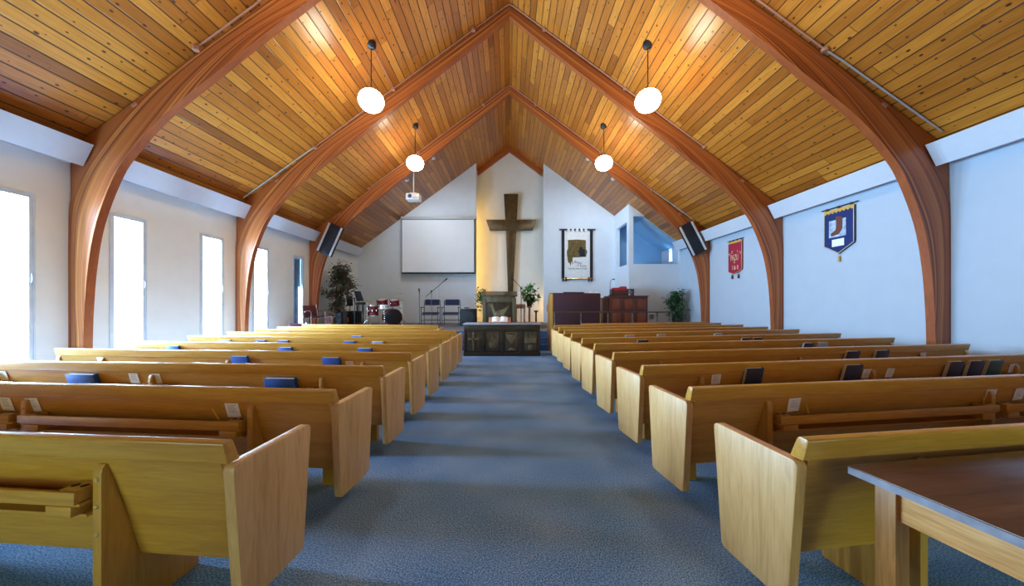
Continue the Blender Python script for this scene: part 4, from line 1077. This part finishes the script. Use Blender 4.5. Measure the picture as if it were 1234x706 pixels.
bm = BM(); cs = [(rnd.gauss(0.0 if z < 1.3 else .06, .15 if z < 1.1 else .20), rnd.gauss(0, .2), z) for z in [rnd.uniform(.55, 2.25) for _ in range(60)]]
cs += [(.5, 0, 1.75), (.48, -.1, 1.55), (.40, -.05, 1.95), (.35, 0, 1.35), (-.1, -.05, 2.2), (.12, 0, 2.38)]
leaves(bm, cs, 2400, .15, (.10, .1, .09), rnd)
for v in bm.verts:
    if v.co.x < -.64: v.co.x = -.64 + (v.co.x + .64) * .05
obj('foliage', bm, M['leaf_m'], t, smooth=None)
x, _ = px2(817, 0, 13.85)
t = thing('potted_tree', 'bushy dark green potted plant in the corner beside the booth', 'plant', (min(x, 6.75), 13.7, PF))
bm = BM(); lathe(bm, [(0, 0), (.15, 0), (.19, .26), (.2, .26), (.2, .29), (.17, .29), (.16, .25), (0, .25)], 20); obj('pot', bm, M['pot'], t)
bm = BM(); tube(bm, [(0, 0, .2), (.03, 0, .6), (-.02, .02, 1.1)], [.025, .02, .01], 6); obj('trunk', bm, M['bark'], t)
bm = BM(); cs = [(rnd.gauss(0, .17), rnd.gauss(0, .14), rnd.uniform(.32, 1.35)) for _ in range(60)] + [(.2, 0, 1.42), (-.3, 0, 1.0), (-.28, 0, 1.1), (.1, 0, 1.4), (-.32, 0, .55)]
leaves(bm, cs, 1100, .13, (.07, .07, .06), rnd)
for v in bm.verts: v.co.x = min(v.co.x, WX - .02 - min(x, 6.75))
obj('foliage', bm, M['leaf_d'], t, smooth=None)
# plant on twisted stand right of the pulpit
x, z = px2(638, 367, 12.9)
t = thing('plant_stand', 'twisted wooden pedestal carrying the leafy potted plant beside the pulpit', 'stand', (x, 12.9, PF))
hz = z - PF - 0.06
bm = BM()
lathe(bm, [(0, 0), (.14, 0), (.14, .03), (.05, .06), (.04, .1)], 16)
prof = [(.04 + .014 * math.sin(k * 1.6), .1 + (hz - .16) * k / 40) for k in range(41)] + [(.11, hz - .03), (.11, hz), (0, hz)]
lathe(bm, prof, 14); obj('pedestal', bm, M['copper'], t)
t = thing('potted_plant', 'light green leafy plant in a black pot on the pedestal', 'plant', (x, 12.9, PF + hz))
bm = BM(); lathe(bm, [(0, 0), (.085, 0), (.115, .19), (.125, .19), (.125, .22), (.10, .22), (.1, .18), (0, .18)], 18); obj('pot', bm, M['pot'], t)
bm = BM(); cs = [(rnd.gauss(0, .12), rnd.gauss(0, .1), rnd.uniform(.22, .72)) for _ in range(26)] + [(.06, 0, .8)]
leaves(bm, cs, 340, .16, (.05, .05, .05), rnd); obj('foliage', bm, M['leaf_g'], t, smooth=None)
# trailing plant left of the pulpit on a small stand
x, z = px2(579, 369, 12.9)
t = thing('plant_stand', 'slim wooden stand holding the trailing plant behind the pulpit', 'stand', (x + .12, 13.0, PF))
bm = BM(); lathe(bm, [(0, 0), (.12, 0), (.12, .03), (.03, .06), (.03, .80), (.1, .82), (.1, .85), (0, .85)], 14); obj('pedestal', bm, M['copper'], t)
t = thing('potted_plant', 'trailing green plant spilling over beside the pulpit, niche glow behind', 'plant', (x + .12, 13.0, PF + .85))
bm = BM(); lathe(bm, [(0, 0), (.07, 0), (.1, .15), (.11, .17), (.085, .17), (0, .14)], 18); obj('pot', bm, M['pot'], t)
bm = BM(); cs = [(rnd.gauss(-.06, .10), rnd.gauss(0, .08), rnd.uniform(.1, .5)) for _ in range(20)] + [(-.2, -.05, .1), (-.2, -.05, -.05), (-.17, -.05, -.15), (-.22, -.05, .2), (-.02, 0, .55)]
leaves(bm, cs, 330, .13, (.05, .05, .05), rnd); obj('foliage', bm, M['leaf_d'], t, smooth=None)
# small items right of the pulpit
x, z = px2(627, 370, 13.65)
t = thing('side_table', 'small brown wooden table with turned legs behind the microphone stand', 'table', (x, 13.65, PF))
bm = BM(); zt = H - (366.5 - CY) / F * 13.65 - PF; box(bm, -.2, .2, -.15, .15, zt - .17, zt, .01); obj('tabletop', bm, M['copper'], t)
for sx in (-.16, .16):
    for sy in (-.11, .11):
        bm = BM(); lathe(bm, [(0, 0), (.025, 0), (.03, .2), (.022, .35), (.03, .6), (.03, zt - .17), (0, zt - .17)], 10, (sx, sy, 0)); obj('leg', bm, M['pine_z'], t)
x, z = px2(646, 374, 13.2)
t = thing('candle_stand', 'dark turned candle stand beside the plant pedestal', 'stand', (x, 13.2, PF))
zt = z - PF; bm = BM(); lathe(bm, [(0, 0), (.1, 0), (.1, .03), (.04, .06)] + [(.035 + .012 * math.sin(k * 1.7), .08 + (zt - .16) * k / 24) for k in range(25)] + [(.085, zt - .04), (.085, zt), (0, zt)], 14); obj('pedestal', bm, M['bronze'], t)

# ------------------------------------------------------------------ microphone stands
def mic_stand(label, px, py_top, d, boom=None):
    x, z = px2(px, py_top, d); hz = z - PF
    t = thing('microphone_stand', label, 'microphone stand', (x, d, PF), group='microphone stands on the stage')
    bm = BM()
    for k in range(3):
        a = 2 * PI * k / 3 + .5; tube(bm, [(0, 0, .12), (.3 * math.cos(a), .3 * math.sin(a), .012)], .011, 6)
    obj('tripod_base', bm, M['blackm'], t)
    bm = BM(); tube(bm, [(0, 0, .08), (0, 0, hz)], .013, 8); obj('pole', bm, M['blackm'], t)
    if boom:
        a = px2(*boom[0], d); b = px2(*boom[1], d)
        A = Vector((a[0] - x, -.03, a[1] - PF)); B = Vector((b[0] - x, -.03, b[1] - PF))
        bm = BM(); tube(bm, [A, B], .012, 8); obj('boom', bm, M['blackm'], t)
        bm = BM(); lathe(bm, [(0, -.04), (.035, -.03), (.035, .03), (0, .04)], 10, (0, -.015, hz)); obj('clutch', bm, M['blackm'], t)
        dr = (B - A).normalized(); bm = BM(); tube(bm, [B - dr * .02, B + dr * .08, B + dr * .16, B + dr * .2], [.015, .02, .03, .018], 10); obj('microphone', bm, M['blackm'], t)
    else:
        bm = BM(); tube(bm, [(0, -.0, hz), (0, -.02, hz + .08), (0, -.05, hz + .15)], [.018, .024, .032], 10); obj('microphone', bm, M['blackm'], t)
    return t
mic_stand('boom microphone stand with its arm raised before the navy chairs', 520, 351, 13.0, ((513.2, 357.5), (534.5, 339.5)))
mic_stand('straight microphone stand between drums and navy chairs', 505.3, 352.5, 13.2)
mic_stand('boom microphone stand at the pulpit pointing to the cross foot', 628, 347.5, 13.15, ((633.5, 353), (619.5, 337.5)))
mic_stand('straight microphone stand next to the keyboard', 427.5, 364, 11.9)
mic_stand('straight microphone stand before the amplifier, beside the tall plant', 414.8, 366, 12.35)

# ------------------------------------------------------------------ navy chairs, monitor speaker
def navy_chair(px, label):
    d = 14.0; x, _ = px2(px, 0, d)
    t = thing('stage_chair', label, 'chair', (x, d, PF), group='navy chairs on the stage')
    w = .31
    bm = BM(); box(bm, -w, w, -.02, .50, .46, .55, .03, seg=3); obj('seat', bm, M['navy_cloth'], t)
    bm = BM(); m = Matrix.Translation((0, .5, .84)) @ Matrix.Rotation(math.radians(-8), 4, 'X'); box(bm, -w, w, -.03, .03, 0, .25, .025, mat=m, seg=3); obj('backrest', bm, M['navy_cloth'], t)
    for s in (-1, 1):
        xx = s * (w + .03)
        bm = BM(); tube(bm, [(xx, -.02, 0), (xx, -.02, .74)], .016, 8); obj('leg', bm, M['steel_blue'], t)
        bm = BM(); tube(bm, [(xx, .52, 0), (xx, .50, .5), (xx, .53, 1.05)], .016, 8); obj('leg', bm, M['steel_blue'], t)
        bm = BM(); box(bm, xx - .03, xx + .03, -.05, .48, .73, .765, .012); obj('armrest', bm, M['blackm'], t)
        bm = BM(); tube(bm, [(xx, 0, .2), (xx, .5, .2)], .011, 6); obj('stretcher', bm, M['steel_blue'], t)
    bm = BM()
    for y in (0, .5): tube(bm, [(-w - .03, y, .22), (w + .03, y, .22)], .011, 6)
    tube(bm, [(-w - .03, 0, .44), (w + .03, 0, .44)], .014, 6); obj('seat_frame', bm, M['steel_blue'], t)
navy_chair(517.5, 'navy armchair on the stage behind the raised boom microphone')
navy_chair(542.5, 'navy armchair on the stage beside the monitor speaker')
d = 14.0; x, _ = px2(564, 0, d)
t = thing('monitor_speaker', 'square black monitor speaker on the stage beside the niche edge', 'loudspeaker', (x, d, PF))
bm = BM(); box(bm, -.33, .33, 0, .45, 0, .69, .012); obj('cabinet', bm, M['blackc'], t)
bm = BM(); box(bm, -.30, .30, -.012, 0, .03, .66, .006); obj('grille', bm, M['grille'], t)
bm = BM(); lathe(bm, [(.24, 0), (.245, .014), (.22, .014), (.1, .004), (.06, .012), (0, .014)], 24, mat=Matrix.Translation((0, -.012, .36)) @ Matrix.Rotation(PI / 2, 4, 'X')); obj('cone', bm, M['laptop'], t)
bm = BM(); box(bm, -.04, .04, -.018, -.012, .06, .08); obj('badge', bm, M['brass'], t)
t = thing('small_box', 'small grey device lying on top of the monitor speaker', 'box', (x - .08, d + .2, PF + .69))
bm = BM(); box(bm, -.11, .11, -.1, .1, 0, .085, .01); obj('case', bm, M['conduit'], t)
bm = BM(); box(bm, -.09, .09, -.104, -.099, .02, .065, .002); obj('front_panel', bm, M['laptop'], t)

# ------------------------------------------------------------------ drum kit
D = 13.6; x, z = px2(474.5, 381.3, D)
RX90 = Matrix.Rotation(PI / 2, 4, 'X')
t = thing('bass_drum', 'red bass drum with black front head and two toms on top', 'drum', (x, D, PF)); bz = .36; R_ = .33
m = Matrix.Translation((0, 0, bz)) @ Matrix.Rotation(math.radians(36), 4, 'Z') @ RX90
bm = BM(); lathe(bm, [(R_ - .01, -.42), (R_ - .01, 0)], 32, mat=m); obj('shell', bm, M['redshell'], t, smooth=60)
bm = BM(); lathe(bm, [(0, .008), (R_ - .02, .008), (R_ - .01, 0)], 32, mat=m); lathe(bm, [(0, -.425), (R_ - .01, -.42)], 32, mat=m); obj('head', bm, M['blackc'], t)
bm = BM()
for zz in (-.42, -.02): lathe(bm, [(R_ - .015, zz), (R_ + .012, zz), (R_ + .012, zz + .035), (R_ - .015, zz + .035)], 32, mat=m)
obj('hoop', bm, M['redshell'], t, smooth=60)
bm = BM()
for s in (-1, 1): tube(bm, [(s * .28, -.02, .22), (s * .42, -.12, 0.01)], .012, 6)
obj('spur', bm, M['chrome'], t)
def drum_part(parent, px, py, d, r, h, tilt):
    a, b = px2(px, py, d); p = Vector((a - parent.location.x, d - parent.location.y, b - parent.location.z))
    mm = Matrix.Translation(p) @ Matrix.Rotation(math.radians(tilt), 4, 'X')
    bm = BM(); lathe(bm, [(r, -h / 2), (r, h / 2)], 28, mat=mm); o = obj('tom', bm, M['redshell'], parent, smooth=60)
    bm = BM()
    for zz in (-h / 2 - .01, h / 2 - .02): lathe(bm, [(r - .002, zz), (r + .01, zz), (r + .01, zz + .03), (r - .002, zz + .03)], 28, mat=mm)
    for k in range(6):
        a = k * PI / 3; box(bm, r * math.cos(a) - .012, r * math.cos(a) + .012, r * math.sin(a) - .02, r * math.sin(a) + .012, -.03, .03, .004, mat=mm)
    obj('hoop', bm, M['chrome'], o)
    bm = BM(); lathe(bm, [(0, h / 2), (r, h / 2)], 28, mat=mm); lathe(bm, [(0, -h / 2), (r, -h / 2)], 28, mat=mm); obj('drum_head', bm, M['drumhead'], o)
drum_part(t, 460.5, 364.5, 13.75, .215, .27, 14); drum_part(t, 475.5, 364.5, 13.75, .19, .25, 14)
bm = BM(); tube(bm, [(-.12, .25, .66), (-.12, .22, .95)], .02, 8); tube(bm, [(-.12, .22, .85), (-.3, .17, .95)], .014, 6); tube(bm, [(-.12, .22, .85), (.02, .17, .95)], .014, 6); obj('tom_mount', bm, M['chrome'], t)
x, z = px2(449.5, 374.5, 13.3)
t = thing('floor_tom', 'red floor tom drum standing left of the bass drum', 'drum', (x, 13.3, PF))
hz = z - PF
bm = BM(); lathe(bm, [(.19, hz - .2), (.19, hz + .2)], 28); obj('shell', bm, M['redshell'], t, smooth=60)
bm = BM()
for zz in (hz - .21, hz + .18): lathe(bm, [(.188, zz), (.202, zz), (.202, zz + .035), (.188, zz + .035)], 28)
for k in range(8): a = k * PI / 4 + .25; box(bm, .2 * math.cos(a) - .014, .2 * math.cos(a) + .014, .2 * math.sin(a) - .014, .2 * math.sin(a) + .014, hz - .04, hz + .04, .004)
obj('hoop', bm, M['chrome'], t)
bm = BM(); lathe(bm, [(0, hz + .2), (.19, hz + .2)], 28); lathe(bm, [(0, hz - .2), (.19, hz - .2)], 28); obj('drum_head', bm, M['drumhead'], t)
for k in range(3):
    a = k * 2 * PI / 3 + .4; bm = BM(); tube(bm, [(.21 * math.cos(a), .21 * math.sin(a), 0), (.21 * math.cos(a), .21 * math.sin(a), hz + .05)], .01, 6); obj('leg', bm, M['chrome'], t)
x, z = px2(463, 369.5, 13.05)
t = thing('snare_drum', 'shallow chrome-hooped snare drum before the bass drum', 'drum', (x, 13.05, PF)); hz = z - PF
bm = BM(); lathe(bm, [(.20, hz - .06), (.20, hz + .06)], 28); obj('shell', bm, M['chrome'], t, smooth=60)
bm = BM()
for zz in (hz - .075, hz + .045): lathe(bm, [(.198, zz), (.215, zz), (.215, zz + .03), (.198, zz + .03)], 28)
obj('hoop', bm, M['silver'], t)
bm = BM(); lathe(bm, [(0, hz + .06), (.2, hz + .06)], 28); lathe(bm, [(0, hz - .06), (.2, hz - .06)], 28); obj('drum_head', bm, M['drumhead'], t)
bm = BM(); tube(bm, [(0, 0, .1), (0, 0, hz - .08)], .014, 8)
for k in range(3):
    a = k * 2 * PI / 3 + .8; tube(bm, [(0, 0, .2), (.22 * math.cos(a), .22 * math.sin(a), .012)], .01, 6); tube(bm, [(0, 0, hz - .14), (.19 * math.cos(a), .19 * math.sin(a), hz - .07)], .009, 6)
obj('stand', bm, M['chrome'], t)
def cymbal(label, px, py, d, r, tilt):
    x, z = px2(px, py, d); hz = z - PF
    t = thing('cymbal_stand', label, 'cymbal', (x, d, PF), group='cymbals of the drum kit')
    m = Matrix.Translation((0, 0, hz)) @ Matrix.Rotation(math.radians(tilt), 4, 'Y') @ Matrix.Rotation(math.radians(6), 4, 'X')
    bm = BM(); lathe(bm, [(0, .045), (.05, .035), (.06, .02), (r, 0), (r, -.004), (.06, .014), (0, .03)], 28, mat=m); obj('cymbal_plate', bm, M['brass'], t)
    bm = BM(); tube(bm, [(0, 0, .2), (0, 0, .75), (0, 0, hz + .05)], [.016, .013, .009], 8); lathe(bm, [(0, 0), (.026, 0), (.026, .05), (0, .05)], 10, (0, 0, .7)); obj('pole', bm, M['chrome'], t)
    for k in range(3):
        a = k * 2 * PI / 3 + 1; bm = BM(); tube(bm, [(0, 0, .3), (.28 * math.cos(a), .28 * math.sin(a), .012)], .012, 6); obj('leg', bm, M['chrome'], t)
cymbal('tall crash cymbal on a chrome stand right of the bass drum', 483, 354.3, 14.2, .23, -10)
cymbal('lower cymbal behind the second tom, below the crash cymbal', 484.5, 362, 14.8, .19, 0)
cymbal('cymbal on a chrome stand between keyboard and floor tom', 442.5, 363.2, 12.5, .20, 3)

# ------------------------------------------------------------------ keyboard, laptop, amplifier
x, _ = px2(434, 0, 13.0)
t = thing('electric_keyboard', 'black electric keyboard on a crossed-leg stand beside the drums', 'keyboard', (x, 13.0, PF), math.radians(-62))
zt = H - (367 - CY) / F * 13.0 - PF
bm = BM(); box(bm, -.55, .55, -.15, .15, zt, zt + .09, .015); obj('body', bm, M['blackm'], t)
bm = BM(); box(bm, -.5, .5, .0, .14, zt + .09, zt + .102, .003); obj('keys', bm, M['plastic_w'], t)
bm = BM()
for y in (-.1, .1):
    tube(bm, [(-.3, y, 0), (.3, y, zt)], .017, 6); tube(bm, [(.3, y, 0), (-.3, y, zt)], .017, 6)
for xx in (-.3, .3): tube(bm, [(xx, -.2, 0.012), (xx, .2, .012)], .014, 6)
obj('stand', bm, M['blackm'], t)
def panel_on_stand(name, label, c, quad_px, d):
    P = [px2(*p, d) for p in quad_px]; cx = sum(p[0] for p in P) / 4
    t = thing(name, label, c, (cx, d, PF))
    bm = BM(); prism(bm, [(p[0] - cx, p[1] - PF) for p in P], 'y', -.02, .02, .006); obj('desk', bm, M['laptop'], t)
    zb = min(p[1] for p in P) - PF
    bm = BM(); tube(bm, [(0, .03, .1), (0, .03, zb + .2)], .014, 8)
    for k in range(3): a = k * 2 * PI / 3 + .3; tube(bm, [(0, .03, .16), (.26 * math.cos(a), .03 + .26 * math.sin(a), .012)], .012, 6)
    obj('stand', bm, M['blackm'], t)
    bm = BM(); a, b = P[3], P[2]; prism(bm, [(a[0] - cx, a[1] - PF), (b[0] - cx, b[1] - PF), (b[0] - cx, b[1] - PF + .03), (a[0] - cx, a[1] - PF + .03)], 'y', -.07, -.02); obj('ledge', bm, M['blackm'], t)
panel_on_stand('music_stand', 'tilted dark music stand above the keyboard', 'music stand', ((426.5, 350.5), (434.5, 351), (438.5, 362.5), (430, 363)), 13.6)
panel_on_stand('music_stand', 'upright dark music stand behind the amplifier', 'music stand', ((417.3, 356.5), (424.7, 356.8), (425.4, 368.5), (418.2, 368.8)), 14.65)
x, _ = px2(421, 0, 13.9)
t = thing('amplifier', 'black amplifier cabinet with an orange sticker on the stage', 'amplifier', (x, 13.9, PF))
bm = BM(); box(bm, -.34, .34, 0, .4, 0, .60, .015); obj('cabinet', bm, M['blackc'], t)
bm = BM(); box(bm, -.30, .30, -.012, 0, .04, .56, .005); obj('grille', bm, M['grille'], t)
bm = BM(); box(bm, -.10, -.02, -.017, -.012, .14, .36); obj('sticker', bm, M['sticker'], t)
x, _ = px2(408, 0, 12.55)
t = thing('equipment_rack', 'low black equipment rack between tall plant and amplifier', 'rack', (x, 12.55, PF))
bm = BM(); box(bm, -.13, .13, 0, .4, 0, .58, .01); obj('case', bm, M['blackm'], t)
for k in range(5):
    bm = BM(); box(bm, -.11, .11, -.014, 0, .05 + .1 * k, .13 + .1 * k, .003); obj('rack_unit', bm, M['laptop'], t)
x, _ = px2(398.5, 0, 12.9)
t = thing('picture_box', 'small box with a red and white printed front below the tall plant', 'box', (x, 12.75, PF))
bm = BM(); box(bm, -.13, .13, 0, .12, 0, .42, .006); obj('carton', bm, M['card'], t)
bm = BM(); box(bm, -.11, .11, -.005, 0, .12, .40); obj('printed_front', bm, M['poster'], t)

# burgundy chairs at the left
def maroon_chair(x, y, z, rz, label):
    t = thing('stacking_chair', label, 'chair', (x, y, z), rz, group='burgundy chairs beside the window wall')
    bm = BM(); box(bm, -.23, .23, -.22, .22, .42, .47, .02, seg=3); obj('seat', bm, M['maroon'], t)
    bm = BM(); m = Matrix.Translation((0, .21, .46)) @ Matrix.Rotation(math.radians(-12), 4, 'X'); box(bm, -.22, .22, -.02, .02, 0.0, .38, .018, mat=m, seg=3); obj('backrest', bm, M['maroon'], t)
    for s in (-1, 1):
        bm = BM(); tube(bm, [(s * .25, .24, 0), (s * .25, .21, .44), (s * .24, .30, .86)], .013, 8); obj('leg', bm, M['chrome'], t)
        bm = BM(); tube(bm, [(s * .25, -.22, 0), (s * .25, -.22, .58), (s * .25, -.16, .64), (s * .25, .1, .65), (s * .25, .22, .6)], .013, 8); obj('leg', bm, M['chrome'], t)
    bm = BM()
    for y in (-.2, .2): tube(bm, [(-.25, y, .41), (.25, y, .41)], .011, 6)
    obj('seat_frame', bm, M['chrome'], t)
maroon_chair(-6.72, 11.75, PF, math.radians(62), 'burgundy chair with chrome arms standing at the foot of the far arch')
maroon_chair(-6.75, 10.75, 0, math.radians(20), 'burgundy chair mostly hidden behind the frontmost window-side pew')

# vent in the booth wall
x, z = px2(785, 381, BY)
t = thing('wall_vent', 'small brown vent in the white wall below the booth opening', 'vent', (x, BY, z))
bm = BM(); box(bm, -.12, .12, -.012, 0, -.12, .12, .004); obj('frame', bm, M['soffit'], t)
bm = BM()
for k in range(6): box(bm, -.09, .09, -.02, -.011, -.09 + .03 * k, -.072 + .03 * k)
obj('louvres', bm, M['vent'], t)

# ------------------------------------------------------------------ daylight and world
w = bpy.data.worlds.new('daylight'); SC.world = w; w.use_nodes = True
bg = w.node_tree.nodes['Background']; setc(bg.inputs[0], (0.80, 0.90, 1.0)); bg.inputs[1].default_value = 5.0
def area(name, loc, rot, sx, sy, power, col, spread=PI):
    l = bpy.data.lights.new(name, 'AREA'); l.shape = 'RECTANGLE'; l.size = sx; l.size_y = sy; l.energy = power; l.color = col; l.spread = spread
    o = bpy.data.objects.new(name, l); COL.objects.link(o); o.location = loc; o.rotation_euler = rot; return o
for i, (a, b) in enumerate(WIN):
    area('window_daylight', (-WX - 0.28, (a + b) / 2, (WZ0 + WZ1) / 2), (0, -PI / 2, 0), WZ1 - WZ0, b - a, 260.0 if i == len(WIN) - 1 else 900.0, (0.40, 0.69, 1.0))
area('booth_daylight', (WX + 0.28, 15.43, 3.7), (0, PI / 2, 0), 0.7, 0.37, 45.0, (0.22, 0.56, 1.0))
for sx in (-1, 1):  # unseen green fill lamps, added to tint the nearest pew backs
    area('added_green_fill', (sx * 2.6, YR - 0.2, 0.7), (PI / 2, 0, 0), 1.6, 0.9, 7.5, (0.24, 0.72, 0.0), math.radians(75))
for px, dd in SPOTS:
    l = bpy.data.lights.new('stage_spot', 'SPOT'); l.energy = 140.0; l.color = (0.80, 0.90, 1.0); l.spot_size = math.radians(100); l.spot_blend = 0.8; l.shadow_soft_size = 0.06
    o = bpy.data.objects.new('stage_spot', l); COL.objects.link(o); o.location = (px[0], dd + 0.16, px[1] - 0.08); o.rotation_euler = (math.radians(52), 0, 0)

vs = SC.view_settings
vs.view_transform = 'Standard'; vs.look = 'None'; vs.gamma = 1.0; vs.use_curve_mapping = False
vs.exposure = -0.22
SC.cycles.use_denoising = True
SC.cycles.max_bounces = 8; SC.cycles.diffuse_bounces = 5; SC.cycles.transparent_max_bounces = 8
SC.cycles.sample_clamp_indirect = 8.0
SC.cycles.caustics_reflective = False; SC.cycles.caustics_refractive = False
